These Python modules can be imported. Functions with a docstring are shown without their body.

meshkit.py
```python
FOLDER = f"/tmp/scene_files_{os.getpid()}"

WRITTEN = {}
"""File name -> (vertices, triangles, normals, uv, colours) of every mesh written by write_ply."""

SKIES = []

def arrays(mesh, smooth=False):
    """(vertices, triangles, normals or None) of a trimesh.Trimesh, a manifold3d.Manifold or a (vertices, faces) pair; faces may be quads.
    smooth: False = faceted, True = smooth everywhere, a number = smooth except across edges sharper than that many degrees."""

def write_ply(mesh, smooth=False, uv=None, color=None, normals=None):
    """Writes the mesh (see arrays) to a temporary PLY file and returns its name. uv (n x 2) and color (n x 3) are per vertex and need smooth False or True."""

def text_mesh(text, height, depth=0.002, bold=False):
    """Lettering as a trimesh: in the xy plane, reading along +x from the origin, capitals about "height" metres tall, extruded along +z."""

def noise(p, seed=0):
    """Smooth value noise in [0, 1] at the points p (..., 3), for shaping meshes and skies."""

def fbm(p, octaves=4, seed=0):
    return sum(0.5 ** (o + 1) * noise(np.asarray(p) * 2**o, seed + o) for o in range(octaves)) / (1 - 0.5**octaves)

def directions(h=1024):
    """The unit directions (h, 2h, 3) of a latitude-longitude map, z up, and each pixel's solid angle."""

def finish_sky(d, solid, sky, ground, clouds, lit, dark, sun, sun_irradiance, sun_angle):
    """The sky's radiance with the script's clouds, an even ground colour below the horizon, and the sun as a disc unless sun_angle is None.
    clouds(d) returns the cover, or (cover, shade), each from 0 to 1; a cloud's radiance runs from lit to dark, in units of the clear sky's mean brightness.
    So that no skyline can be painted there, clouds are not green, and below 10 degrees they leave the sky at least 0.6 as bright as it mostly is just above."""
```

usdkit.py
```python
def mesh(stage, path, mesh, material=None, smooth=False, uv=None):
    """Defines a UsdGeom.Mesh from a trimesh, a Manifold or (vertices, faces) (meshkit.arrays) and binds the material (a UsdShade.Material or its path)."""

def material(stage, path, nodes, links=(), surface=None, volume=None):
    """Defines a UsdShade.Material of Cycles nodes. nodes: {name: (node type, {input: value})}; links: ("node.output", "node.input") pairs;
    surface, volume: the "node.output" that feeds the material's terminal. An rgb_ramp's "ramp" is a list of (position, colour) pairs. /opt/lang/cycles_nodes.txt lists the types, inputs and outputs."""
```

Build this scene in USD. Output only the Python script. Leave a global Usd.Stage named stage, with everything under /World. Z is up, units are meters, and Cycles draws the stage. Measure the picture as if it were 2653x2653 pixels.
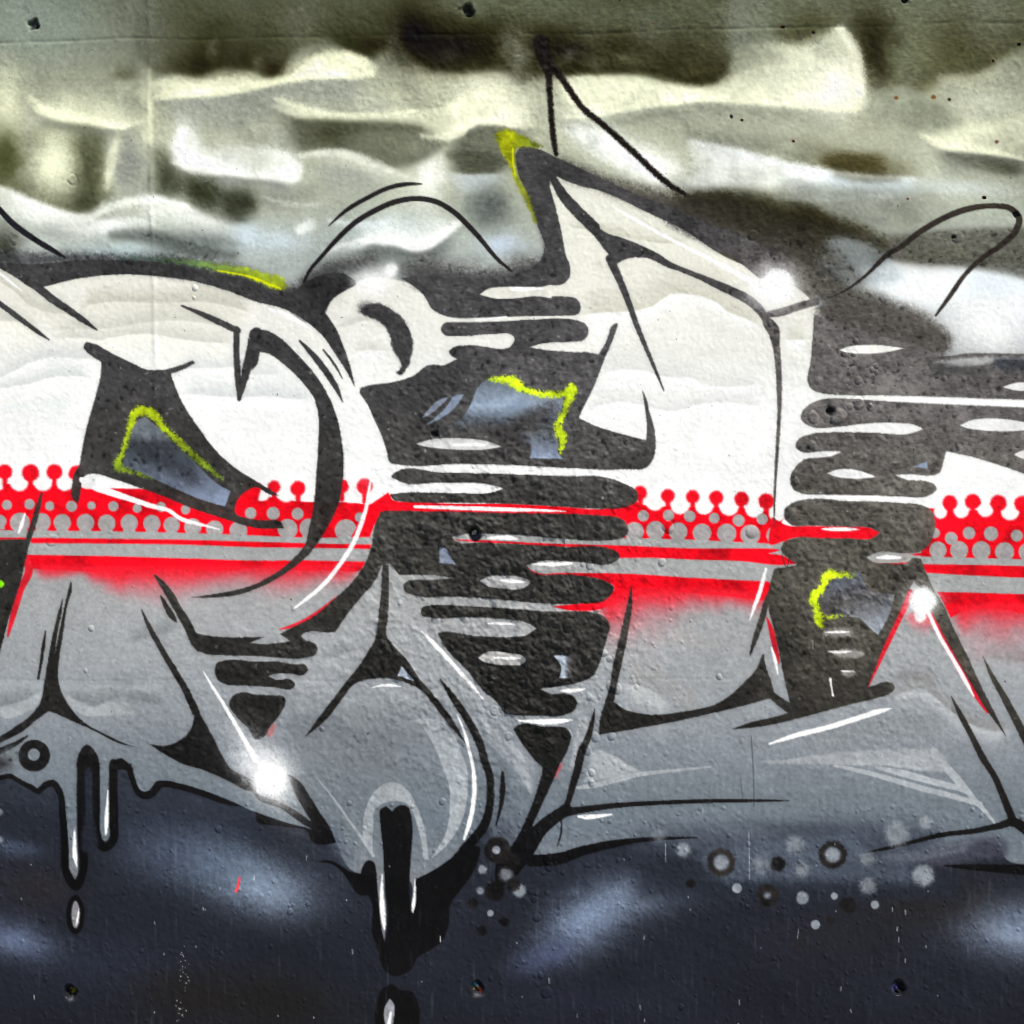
import math, re
import numpy as np
from scipy import ndimage as ndi
from scipy.interpolate import PchipInterpolator
from shapely.geometry import Polygon, MultiPoint, Point
from shapely.ops import unary_union
from pxr import Usd, UsdGeom, UsdLux, UsdShade, Gf, Sdf, Vt
import usdkit

# ------------------------------------------------------------------ camera, sky, sun, exposure
stage = Usd.Stage.CreateInMemory()
UsdGeom.Xform.Define(stage, '/World')
PX = 2653.0                 # the photograph's own pixels across the visible piece of wall
WIDE = 3.0                  # metres of wall across the picture
S = WIDE / PX
ZC = 1.95                   # height of the picture's centre
DIST = 4.2
cam = UsdGeom.Camera.Define(stage, '/World/camera')
cam.AddTranslateOp().Set(Gf.Vec3d(0, -DIST, ZC))
cam.AddRotateXOp().Set(90.0)
cam.CreateHorizontalApertureAttr(36.0)
cam.CreateFocalLengthAttr(36.0 * DIST / WIDE)
cam.CreateClippingRangeAttr(Gf.Vec2f(0.05, 1000))
cam.CreateExposureAttr(EXPOSURE := 0.62)
SUN = np.array([0.46, -0.37, 0.80]); SUN /= np.linalg.norm(SUN)
elev, rot = math.asin(SUN[2]), math.atan2(SUN[0], SUN[1])
sky = UsdLux.DomeLight.Define(stage, '/World/sky')
sky_m = usdkit.material(stage, '/World/Looks/sky', {
    't': ('sky_texture', {'sky_type': 'single_scattering', 'sun_disc': False, 'sun_elevation': elev, 'sun_rotation': rot}),
    'b': ('background_shader', {'strength': 0.09})}, [('t.color', 'b.color')], surface='b.background')
UsdShade.MaterialBindingAPI.Apply(sky.GetPrim()).Bind(sky_m)
sun = UsdLux.DistantLight.Define(stage, '/World/sun')
sun.CreateNormalizeAttr(True); sun.CreateIntensityAttr(1.25); sun.CreateAngleAttr(0.5)
sun.CreateColorAttr(Gf.Vec3f(1.0, 0.94, 0.845))
zax = SUN; xax = np.cross([0, 0, 1.0], zax); xax /= np.linalg.norm(xax); yax = np.cross(zax, xax)
sun.AddTransformOp().Set(Gf.Matrix4d(*xax, 0, *yax, 0, *zax, 0, 0, 0, 0, 1))

# ------------------------------------------------------------------ the grid of the painted wall face
PAD, STEP = 46.0, 2.36
N = int((PX + 2 * PAD) / STEP) + 1
ax = -PAD + STEP * np.arange(N)
X, Y = np.meshgrid(ax, ax)                       # X along the wall, Y downwards, in pixels of the photograph
rng = np.random.default_rng(7)
def noise(scale, seed, aniso=1.0):
    g = np.random.default_rng(seed).standard_normal((N, N)).astype(np.float32)
    s = scale / STEP / 2.2
    g = ndi.gaussian_filter(g, (s * aniso, s), mode='wrap')
    return g / g.std()
def fbm(scale, seed, octaves=4, aniso=1.0):
    return sum(noise(scale / 2 ** k, seed + k, aniso) * 0.55 ** k for k in range(octaves)) / 1.3
grain = noise(3.0, 11); grain2 = noise(7.0, 12); tone = fbm(160, 20); fine = fbm(24, 30, 3); streak = noise(5, 41, 9.0)
def lin(c):
    c = np.asarray(c, float) / 255.0
    return np.where(c < 0.04045, c / 12.92, ((c + 0.055) / 1.055) ** 2.4)
col = np.zeros((N, N, 3), np.float32)            # in display values 0..255 until the end
pid = np.zeros((N, N), np.int32)                 # which part each point belongs to
parts = [None]

# ------------------------------------------------------------------ shapes: "@cr x,y x,y* ..." ; @cr picks the tile (column, row), * marks a sharp corner
TO = [0, 663, 1326, 1990]; TS = 663.0 / 1932.0
def pts(text):
    out = []
    for t in text.split():
        if t[0] == '@':
            if t[1] in '89': ox, oy, sc = 1326.0 * (t[1] == '9'), 0.0, 1326.0 / 1092
            else: ox, oy, sc = TO[int(t[1])], TO[int(t[2])], TS
            continue
        hard = t.endswith('*'); v = [float(a) for a in t.rstrip('*').split(',')]
        out.append((ox + v[0] * sc, oy + v[1] * sc, v[2] * sc if len(v) > 2 else 0.0, hard))
    return out
def spline(p, closed, n=7):
    p = list(p); k = 0
    while k < len(p) - (0 if closed else 1):       # two points that meet across a tile seam are one
        a, b = p[k], p[(k + 1) % len(p)]
        if len(p) > 4 and math.hypot(a[0] - b[0], a[1] - b[1]) < 9 and not (a[3] and b[3]):
            c = b if b[3] else a if a[3] else tuple((u + v) / 2 for u, v in zip(a[:3], b[:3])) + (False,)
            p[k] = c; del p[(k + 1) % len(p)]
        else: k += 1
    q = np.array([a[:3] for a in p]); hard = [a[3] for a in p]; m = len(q); out = []
    for i in range(m if closed else m - 1):
        b, c = q[i], q[(i + 1) % m]
        a = q[(i - 1) % m] if (closed or i > 0) else b
        d = q[(i + 2) % m] if (closed or i < m - 2) else c
        L = np.linalg.norm((c - b)[:2]) + 1e-6
        def tan(u, v, w, h):
            if h: return (w - v) if v is b else (v - u)
            l1, l2 = np.linalg.norm((v - u)[:2]) + 1e-6, np.linalg.norm((w - v)[:2]) + 1e-6
            return ((v - u) / l1 * l2 + (w - v) / l2 * l1) / (l1 + l2) * L
        t1 = (c - b) if hard[i] else tan(a, b, c, False)
        t2 = (c - b) if hard[(i + 1) % m] else tan(b, c, d, False)
        k = max(2, min(n, int(L / 8)))
        for s in np.arange(k) / k:
            out.append((2*s**3-3*s**2+1)*b + (s**3-2*s**2+s)*t1 + (3*s**2-2*s**3)*c + (s**3-s**2)*t2)
    if not closed: out.append(q[-1])
    return np.array(out)
def poly(text):
    g = Polygon(spline(pts(text), True)[:, :2])
    return g if g.is_valid else g.buffer(0)
def stroke(text):
    p = spline(pts(text), False); hulls = []
    for a, b in zip(p[:-1], p[1:]):
        k = [(x + max(w, 1.2) / 2 * math.cos(t), y + max(w, 1.2) / 2 * math.sin(t)) for x, y, w in (a, b) for t in np.arange(14) * math.pi / 7]
        hulls.append(MultiPoint(k).convex_hull)
    return unary_union(hulls)
def at(text):
    p = pts(text)[0]; return p[0], p[1]
def disc(text, squash=1.0, turn=0.0):
    x, y, r, _ = pts(text)[0]; t = np.arange(28) * math.pi / 14
    u, v = r * np.cos(t), r * squash * np.sin(t); c, s = math.cos(turn), math.sin(turn)
    return Polygon(np.c_[x + c * u - s * v, y + s * u + c * v])
def coverage(g, pad):
    """Share of each grid cell inside the shape, on the sub-grid that holds it."""
    x0, y0, x1, y1 = g.bounds
    i0, j0 = max(0, int((x0 - pad - ax[0]) / STEP)), max(0, int((y0 - pad - ax[0]) / STEP))
    i1, j1 = min(N, int((x1 + pad - ax[0]) / STEP) + 2), min(N, int((y1 + pad - ax[0]) / STEP) + 2)
    if i1 <= i0 or j1 <= j0: return None
    w, h, SUB = i1 - i0, j1 - j0, 4
    acc = np.zeros((h * SUB, w + 1))
    rings = [r for q in getattr(g, 'geoms', [g]) if q.geom_type == 'Polygon' for r in (q.exterior, *q.interiors)]
    for ring in rings:
        c = (np.array(ring.coords) - ax[0]) / STEP - (i0, j0) + 0.5
        c[:, 1] *= SUB
        for (xa, ya), (xb, yb) in zip(c[:-1], c[1:]):
            if ya == yb: continue
            sgn = 1
            if ya > yb: xa, ya, xb, yb, sgn = xb, yb, xa, ya, -1
            rows = np.arange(max(0, math.ceil(ya - 0.5)), min(h * SUB - 1, math.ceil(yb - 0.5) - 1) + 1)
            if not len(rows): continue
            xs = np.clip(xa + (rows + 0.5 - ya) / (yb - ya) * (xb - xa), 0, w - 1e-6)
            k = xs.astype(int); fr = xs - k
            acc[rows, k] += sgn * (1 - fr); acc[rows, k + 1] += sgn * fr
    cov = np.abs(np.cumsum(acc, 1)[:, :w]).clip(0, 1).reshape(h, SUB, w).mean(1)
    return slice(j0, j1), slice(i0, i1), cov.astype(np.float32)
def edge(cov, f, sl, rough):
    s = max(f, 1.3) / STEP
    if f > 2: cov = ndi.gaussian_filter(cov, s * 0.8)
    if rough:
        n = grain[sl] * 0.6 + grain2[sl] * 0.4
        band = cov * (1 - cov) * 4
        cov = (cov + n * band * rough).clip(0, 1)
        if f <= 2: b = ndi.gaussian_filter(cov, 0.45); cov = b
    return cov
def paint(g, color, a=1.0, f=1.2, name=None, rough=0.16, mask=None, tonal=0.03, sub=None, label=None):
    """Lays one coat of paint of the shape g on the wall; a name makes it a part of its own."""
    if isinstance(g, str): g = poly(g)
    r = coverage(g, 4 * f + 6)
    if r is None: return
    sl = r[:2]; al = edge(r[2], f, sl, rough) * a
    if mask is not None: al = al * mask[sl]
    c = color(X[sl], Y[sl]) if callable(color) else np.array(color, np.float32)
    c = c * (1 + tonal * tone[sl] + tonal * 0.8 * fine[sl])[..., None]
    col[sl] = col[sl] * (1 - al[..., None]) + c * al[..., None]
    if name:
        parts.append((name, sub, label)); pid[sl] = np.where(al > 0.5 * a, len(parts) - 1, pid[sl])
def blob(text, ry, color, a, turn=0.0, mask=None, power=2.0):
    """A soft cloud of spray; x,y,rx in the tile, ry likewise."""
    x, y, rx, _ = pts(text)[0]; ry *= rx / float(text.split(',')[-1])
    R = 2.4 * max(rx, ry)
    i0, i1 = np.searchsorted(ax, [x - R, x + R]); j0, j1 = np.searchsorted(ax, [y - R, y + R]); sl = (slice(j0, j1), slice(i0, i1))
    dx, dy = X[sl] - x + 5 * fine[sl], Y[sl] - y + 5 * tone[sl]; c, s = math.cos(turn), math.sin(turn)
    d = ((c * dx + s * dy) / rx) ** 2 + ((-s * dx + c * dy) / ry) ** 2
    al = a * np.exp(-0.9 * d ** (power / 2)); al = (al + grain[sl] * al * (1 - al) * 0.12).clip(0, 1)
    if mask is not None: al = al * mask[sl]
    col[sl] = col[sl] * (1 - al[..., None]) + np.array(color) * al[..., None]
def band(text, up=None, dn=None, soft=5.0, mask=None, taper=100.0, name=None):
    """Spray along a stencil edge: a crisp side and a side that fades; up / dn = (colour, strength, reach in pixels)."""
    p = np.array([q[:2] for q in pts(text)]); p = p[np.argsort(p[:, 0])]; p = p[np.r_[True, np.diff(p[:, 0]) > 0.5]]
    x0, x1 = p[0, 0], p[-1, 0]; taper = min(taper, (x1 - x0) / 2.6)
    L = max(q[2] for q in (up, dn) if q) * 2.6
    i0, i1 = np.searchsorted(ax, [x0, x1]); j0, j1 = np.searchsorted(ax, [p[:, 1].min() - L, p[:, 1].max() + L]); sl = (slice(j0, j1), slice(i0, i1))
    if i1 - i0 < 3: return
    yc = PchipInterpolator(p[:, 0], p[:, 1])(ax[i0:i1])[None]
    d = Y[sl] - yc + (1.2 * fine[sl] + 0.3 * grain[sl] if mask is None else 0.35 * fine[sl])
    soft = soft * 1.1 if mask is None else soft * .8
    xx = ax[i0:i1]
    tp = np.minimum(1, np.minimum((xx - x0 if x0 > 5 else 1e3 + xx * 0), (x1 - xx if x1 < PX - 5 else 1e3 + xx * 0)) / taper)[None]
    tp = tp * tp * (3 - 2 * tp)
    for q, e in ((up, -d), (dn, d)):
        if q is None: continue
        cc, a, ln = q
        al = a * tp / (1 + np.exp(-np.clip(e / soft * 2.2, -30, 30))) * np.exp(-(np.maximum(e, 0) / (ln * (.3 + .7 * tp) * (1 + 0.25 * tone[sl]))) ** 2 * 1.2)
        al = (al + grain[sl] * al * (1 - al) * (0.15 if mask is None else .04)).clip(0, 1)
        if mask is not None: al = al * mask[sl]
        col[sl] = col[sl] * (1 - al[..., None]) + np.array(cc) * al[..., None]
def ramp(v, stops):
    k = [s[0] for s in stops]; return np.stack([np.interp(v, k, [s[1][i] for s in stops]) for i in range(3)], -1)

# ------------------------------------------------------------------ the wall's background coats: olive and cream clouds above, night blue below
OL, DK, GR, CR, WH, BW = (68, 66, 44), (36, 33, 20), (150, 152, 140), (240, 242, 214), (250, 252, 248), (208, 218, 226)
col[:] = ramp(Y, [(-50, (112, 118, 106)), (60, (126, 130, 116)), (150, (150, 152, 136)), (330, (186, 188, 168)), (520, (182, 186, 172)), (640, (172, 178, 174)), (800, (170, 176, 178)), (1500, (120, 124, 128)), (2000, (50, 55, 65)), (2120, (37, 41, 51)), (2700, (27, 29, 37))])
col *= (1 + 0.05 * tone)[..., None]
blob('@00 250,150,700', 330, (146, 156, 148), .8); blob('@00 1550,150,520', 330, (92, 92, 74), .7)
blob('@10 300,100,500', 300, (104, 104, 88), .6); blob('@20 600,120,700', 260, (100, 102, 86), .6); blob('@30 1000,100,800', 200, (112, 114, 100), .6)
E = band
E('@00 1130,530 1250,545 1400,570 1520,572 1600,520 1700,505 1800,525 1932,535 @10 60,580 120,592 180,540 230,440 340,350', (DK, .85, 95), (CR, .35, 60), 8)
E('@00 800,590 950,605 1100,575', (OL, .6, 45), (CR, .3, 40), 10)
E('@10 540,290 700,390 850,440 915,452 990,360', (DK, .85, 60), (CR, .35, 60), 9)
E('@10 1050,280 1150,380 1250,500 1400,540 1600,530 1800,520 1932,575 @20 100,612 300,580', (DK, .9, 150), (CR, .5, 90), 14)
blob('@10 1260,230,230', 260, (34, 30, 18), .75); blob('@10 1650,310,280', 150, (40, 36, 22), .7); blob('@10 1620,60,150', 70, (120, 124, 108), .8)
E('@20 200,590 400,575 600,575 900,565 1100,560 1300,620 1450,655 1570,600 1660,420', (DK, .85, 120), (CR, .4, 60), 7)
blob('@20 1480,430,180', 130, (64, 62, 40), .7); blob('@20 900,460,160', 60, (126, 128, 110), .6); blob('@20 250,300,150', 90, (38, 34, 18), .7)
E('@30 0,295 200,305 330,265 470,140', (OL, .8, 75), (CR, .5, 60), 9)
blob('@30 790,300,120', 300, (44, 40, 24), .9, .0); blob('@30 830,520,90', 130, (52, 48, 30), .7)
E('@30 930,610 1150,645 1240,622 1300,562 1500,552 1700,480 1860,360 1932,330', (OL, .75, 130), (CR, .35, 50), 9)
blob('@30 1880,200,120', 200, (138, 142, 124), .5); blob('@30 1130,350,150', 160, (122, 128, 112), .6)
# light and grey folds
E('@00 150,700 330,880 500,912 700,922 850,970 950,960 1050,930 1140,880', (CR, .9, 60), ((150, 153, 143), .7, 70), 6)
E('@00 1130,725 1400,737 1650,732 1932,680 @10 0,680 200,630 350,592 500,590 700,602 850,580 920,500', (CR, .75, 50), ((154, 157, 150), .8, 95), 5)
E('@10 0,755 200,850 350,902 500,917 700,917 900,897 1100,895 1330,850', (CR, .6, 45), ((124, 125, 112), .8, 85), 6)
E('@10 300,1170 450,1130 600,1120 750,1150 900,1230 1050,1300 1180,1360', ((116, 117, 106), .7, 60), ((222, 224, 214), .7, 40), 7)
E('@10 320,1235 500,1242 700,1272 900,1322 1080,1380', None, ((160, 164, 158), .75, 90), 8)
E('@10 -20,1345 100,1332 250,1362 330,1335 360,1220', (WH, .95, 75), ((160, 166, 166), .6, 90), 6)
E('@10 1330,1060 1550,1032 1620,972 1700,935 1850,945 1932,972 @20 50,972 250,945', ((255, 255, 232), .98, 150), ((112, 114, 104), .85, 95), 5)
E('@10 1380,1290 1550,1312 1700,1317 1932,1300 @20 20,1300', ((74, 75, 64), .8, 100), ((212, 220, 226), .8, 70), 5)
blob('@10 1750,1540,150', 150, (104, 110, 110), .75); blob('@10 1310,1340,110', 190, (255, 255, 250), .8, .2); blob('@10 380,1020,120', 110, (104, 105, 92), .7); blob('@10 600,1000,110', 130, (92, 93, 80), .7)
E('@00 0,1410 150,1472 300,1542 450,1582 600,1612 680,1582 780,1512 930,1480', ((98, 98, 78), .75, 85), (WH, .9, 75), 8)
E('@00 900,1482 1150,1472 1300,1502 1450,1562 1600,1640 1780,1685 1870,1660 1932,1600', ((140, 142, 134), .5, 60), (WH, .8, 55), 8)
blob('@00 690,1330,90', 220, (70, 72, 56), .85, -.25); blob('@00 1270,1360,100', 120, (66, 68, 56), .8); blob('@00 1520,1430,130', 110, (66, 67, 54), .85, .6); blob('@00 1790,1550,130', 120, (62, 62, 50), .9)
blob('@00 40,1200,90', 190, (92, 94, 66), .75); blob('@00 430,1190,100', 160, (244, 246, 220), .85); blob('@00 980,1240,110', 160, (140, 142, 136), .8); blob('@00 850,1250,40', 200, (214, 216, 192), .6, .3)
E('@00 1240,1120 1350,1240 1450,1292 1530,1282 1590,1180', (WH, 1, 95), None, 6)
E('@00 1500,1292 1700,1322 1932,1347 @10 60,1340', (WH, .95, 60), ((150, 154, 150), .7, 70), 6)
blob('@00 1650,800,330', 60, (160, 163, 156), .7); blob('@00 1100,800,45', 330, (232, 234, 206), .65); blob('@00 60,780,100', 260, (240, 242, 210), .7)
blob('@00 800,1700,230', 70, (250, 253, 252), .85); blob('@00 1500,1850,330', 100, (92, 98, 98), .7); blob('@00 900,1880,280', 60, (196, 214, 218), .7); blob('@00 30,1850,120', 140, (60, 60, 52), .85)
blob('@00 380,1760,180', 70, (150, 154, 150), .6); blob('@00 1850,1780,110', 110, (214, 228, 236), .8); blob('@10 150,1820,220', 90, (206, 218, 226), .7); blob('@10 1000,1750,330', 120, (204, 216, 224), .6)
E('@10 600,1932 750,1890 900,1850 1050,1860 1200,1900 1300,1890 1400,1810 1560,1700 1620,1620', (WH, .9, 55), ((104, 108, 106), .85, 70), 8)
blob('@10 1850,1850,130', 90, (196, 208, 226), .8)
E('@20 330,925 500,892 700,872 1000,802 1200,812 1400,765 1700,762 1932,792 @30 150,812 400,832 700,860', (CR, .8, 95), ((160, 163, 150), .75, 75), 6)
E('@20 1250,1000 1400,1092 1700,1132 1932,1182 @30 60,1200', ((140, 142, 132), .7, 55), ((232, 236, 236), .8, 80), 9)
blob('@20 1080,1280,230', 110, (255, 255, 248), .9, .5); blob('@20 700,1050,260', 110, (226, 230, 224), .7, .5); blob('@20 1400,660,300', 70, (226, 228, 206), .7); blob('@30 530,610,150', 200, (255, 255, 236), .95, .2); blob('@30 200,600,300', 160, (226, 228, 208), .6)
blob('@20 1500,1380,330', 70, (176, 180, 172), .8); blob('@20 1600,1620,400', 130, (78, 74, 60), .85, .3); blob('@20 450,960,150', 50, (158, 160, 148), .6, .5)
E('@30 0,1240 200,1267 450,1292 600,1322 800,1352 1000,1357 1250,1340', ((116, 114, 90), .7, 70), ((212, 224, 232), .9, 70), 6)
blob('@30 640,1235,220', 70, (74, 68, 46), .9, .15); blob('@30 780,1240,60', 40, (116, 96, 62), .5)
E('@30 1130,1020 1250,1112 1400,1152 1600,1167 1850,1202 1932,1222', (CR, .95, 50), ((124, 126, 118), .85, 55), 5)
blob('@30 1800,1230,90', 50, (74, 74, 62), .7); blob('@30 1400,1420,400', 60, (214, 222, 224), .6); blob('@30 1650,780,250', 110, (204, 206, 190), .6)
E('@30 0,1650 250,1672 450,1722 650,1762 800,1812 920,1932', ((72, 68, 54), .9, 62), ((204, 212, 218), .8, 50), 12)
blob('@30 1000,1600,260', 120, (138, 138, 122), .7); blob('@30 250,1850,200', 90, (120, 120, 112), .8)
blob('@30 1000,1880,260', 70, (136, 138, 136), .7, -.2); blob('@30 1700,1770,160', 50, (206, 208, 200), .7, -.3)
E('@31 700,150 900,40 1100,60 1400,80 1650,112 1932,175', ((96, 93, 84), .9, 60), ((246, 249, 250), .95, 150), 9)
mist2 = '@31 870,-150* 1000,-40 1151,25 1480,62 1932,168 2020,190* 2020,-220* 1500,-200'
paint(mist2, (96, 94, 86), .8, 9, None, .12)
blob('@31 1500,20,420', 75, (92, 90, 82), .75); blob('@30 1450,1850,330', 80, (112, 112, 104), .75)
blob('@31 1700,240,250', 130, (206, 216, 226), .7); blob('@31 1700,540,330', 220, (253, 254, 253), .97); blob('@31 1050,270,280', 80, (244, 248, 250), .9, .25); blob('@31 1950,420,200', 120, (236, 240, 246), .7)
# the clouds' own shapes, laid over with a wide nozzle
mottle = (.84 + .16 * fbm(110, 60, 3, .6)).clip(.35, 1.1)
def mist(text, c, a, f=10): paint(poly(text), c, a, f * 1.15, None, .12, mottle, .05)
mist('@8 300,-40* 312,140 340,158 380,154 430,162 460,148 510,146 550,152 582,168 602,150 622,120 650,96 700,82 745,98 792,114 822,100 838,60 850,-40*', (64, 64, 44), .8, 8)
mist('@8 835,-40* 862,80 890,128 950,150 1092,152 @9 60,162 150,156 250,152 300,158 350,170 400,184 437,176 462,140 468,95 475,-40*', (60, 58, 38), .82, 8)
mist('@9 712,-40* 722,60 742,150 760,192 800,197 835,180 870,202 900,192 930,162 1000,156 1050,130 1110,80 1110,-40*', (98, 98, 76), .72, 9); mist('@9 555,-40* 568,90 620,98 660,72 700,62 712,-40*', (100, 100, 78), .6, 9)
for t, ry, c, a in (('@8 430,140,45', 26, (40, 36, 22), .8), ('@8 585,148,28', 24, (42, 34, 22), .85), ('@8 500,110,90', 40, (54, 54, 36), .6), ('@8 525,120,12', 30, (40, 36, 22), .5), ('@8 790,95,36', 18, (46, 38, 26), .8), ('@8 730,80,50', 26, (60, 62, 42), .7), ('@8 880,70,40', 50, (26, 22, 12), .85), ('@8 960,100,80', 40, (32, 28, 16), .85), ('@8 1060,95,60', 30, (44, 40, 24), .7),
                    ('@9 40,110,60', 40, (56, 54, 38), .7), ('@9 120,110,60', 36, (34, 30, 16), .85), ('@9 220,110,70', 36, (44, 40, 22), .8), ('@9 330,120,60', 36, (58, 56, 36), .7), ('@9 440,120,22', 50, (60, 56, 36), .7), ('@9 240,130,36', 18, (120, 120, 100), .5), ('@9 400,145,50', 26, (66, 62, 42), .6),
                    ('@9 772,110,34', 80, (30, 26, 12), .9), ('@9 780,60,50', 60, (60, 58, 38), .6), ('@9 850,110,40', 70, (112, 116, 98), .7), ('@9 965,70,50', 60, (72, 70, 46), .75), ('@9 640,50,50', 22, (76, 76, 54), .6), ('@9 1080,60,30', 50, (80, 80, 60), .6)): blob(t, ry, c, a)
for t, c, a, f in (('@8 320,172* 370,167 430,174 500,162 570,176 620,163 660,123 720,108 790,132 806,150 770,166 680,166 600,178 520,195 440,208 330,213*', (238, 240, 210), .8, 6), ('@8 340,218* 450,212 560,196 640,178 720,174 800,195 850,240 700,248 640,238 590,218 570,245 640,300 640,350 560,330 420,255', (152, 154, 144), .6, 12),
                   ('@8 585,205* 640,230 700,245 780,249 880,241 940,225 1000,200 1100,190* 1100,270* 1010,265 960,295 880,275 760,260 680,255 620,240', (238, 240, 212), .7, 8), ('@8 620,250* 700,264 800,263 890,268 955,302 905,342 830,362 760,332 690,318 645,322', (104, 106, 92), .78, 9), ('@8 365,318* 390,345 420,360 480,367 560,377 632,384 642,345 600,322 500,312 430,312 412,290 395,268', (248, 250, 246), .85, 8),
                   ('@8 325,305* 345,402 368,414 392,396 380,370 358,325', (66, 68, 54), .75, 12), ('@8 385,365* 400,412 430,444 462,444 472,402 440,368', (56, 58, 44), .82, 12), ('@8 465,408* 480,452 510,474 542,462 547,422 520,403', (56, 58, 46), .82, 11), ('@8 340,330* 480,392 560,402 640,388 700,402 640,440 560,442 545,420 470,405', (142, 144, 134), .55, 12),
                   ('@8 -20,300* 60,282 130,262 210,272 226,330 216,420 182,452 140,442 60,412 -20,385*', (128, 130, 106), .65, 10), ('@9 110,172 200,160 300,166 400,192 465,182 474,110 560,92 640,102 690,62 732,92 742,150 757,230 700,235 600,228 500,225 400,215 300,225 200,245 150,250', (240, 242, 216), .7, 9), ('@9 200,252 300,234 400,223 500,233 600,242 560,290 450,302 380,272', (164, 166, 152), .6, 10),
                   ('@9 370,272 470,292 560,285 640,300 682,332 620,350 520,332 430,320 380,310', (136, 138, 124), .6, 11), ('@9 110,272 200,282 280,332 350,392 392,372 380,312 470,322 560,342 660,362 690,374 560,402 430,402 370,402 280,382 180,332', (244, 246, 244), .8, 11), ('@9 560,398 700,402 820,402 900,422 860,470 760,482 660,452 560,422', (146, 149, 142), .65, 12),
                   ('@9 365,420* 450,404 560,414 640,438 700,474 760,490 805,512 790,560 700,560 640,532 570,492 520,620 330,470', (62, 58, 44), .88, 11), ('@9 440,440* 540,480 650,500 700,530 640,640 480,640', (92, 88, 80), .75, 14), ('@9 690,502 770,522 835,590 700,600 640,562', (178, 188, 198), .6, 9), ('@9 870,282 940,312 1110,332* 1110,240* 1000,262 930,272', (240, 242, 214), .6, 7), ('@9 920,326 1000,336 1060,346 1110,372* 1000,364', (98, 98, 86), .7, 7), ('@9 750,200 830,190 900,212 960,262 900,290 820,272 760,242', (150, 154, 138), .6, 12),
                   ('@9 655,335* 720,330 800,342 795,372 740,372 680,358', (84, 78, 54), .85, 8)): mist(t, c, a, f)
for t, ry, c, a in (('@8 700,285,38', 26, (72, 72, 56), .7), ('@8 408,338,26', 26, (255, 255, 250), .8), ('@8 186,350,26', 80, (78, 80, 62), .85), ('@8 178,430,40', 24, (72, 74, 58), .8), ('@8 12,330,24', 55, (80, 82, 54), .85), ('@8 115,345,42', 60, (240, 242, 214), .9), ('@8 275,350,30', 60, (150, 152, 146), .7), ('@9 690,180,60', 50, (255, 255, 236), .85), ('@9 640,210,60', 14, (255, 255, 236), .6), ('@9 300,350,50', 30, (255, 255, 250), .8), ('@9 470,455,60', 22, (54, 50, 38), .7), ('@9 640,470,60', 16, (58, 54, 42), .7), ('@8 1040,320,50', 36, (92, 94, 82), .7), ('@8 1045,440,40', 36, (96, 100, 98), .75)): blob(t, ry, c, a)
for t, ry, c, a in (('@8 430,-14,170', 44, (100, 103, 88), .75), ('@8 660,4,120', 44, (96, 98, 82), .7), ('@8 1000,5,90', 26, (112, 116, 100), .75), ('@9 100,20,150', 34, (104, 108, 92), .8), ('@9 330,30,150', 40, (100, 104, 86), .8), ('@9 850,0,120', 40, (114, 118, 102), .7), ('@9 520,40,60', 50, (120, 124, 108), .6), ('@9 1050,10,60', 40, (108, 110, 92), .6), ('@8 560,345,60', 20, (196, 198, 186), .6), ('@8 470,320,50', 16, (190, 192, 180), .6)): blob(t, ry, c, a)
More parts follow.
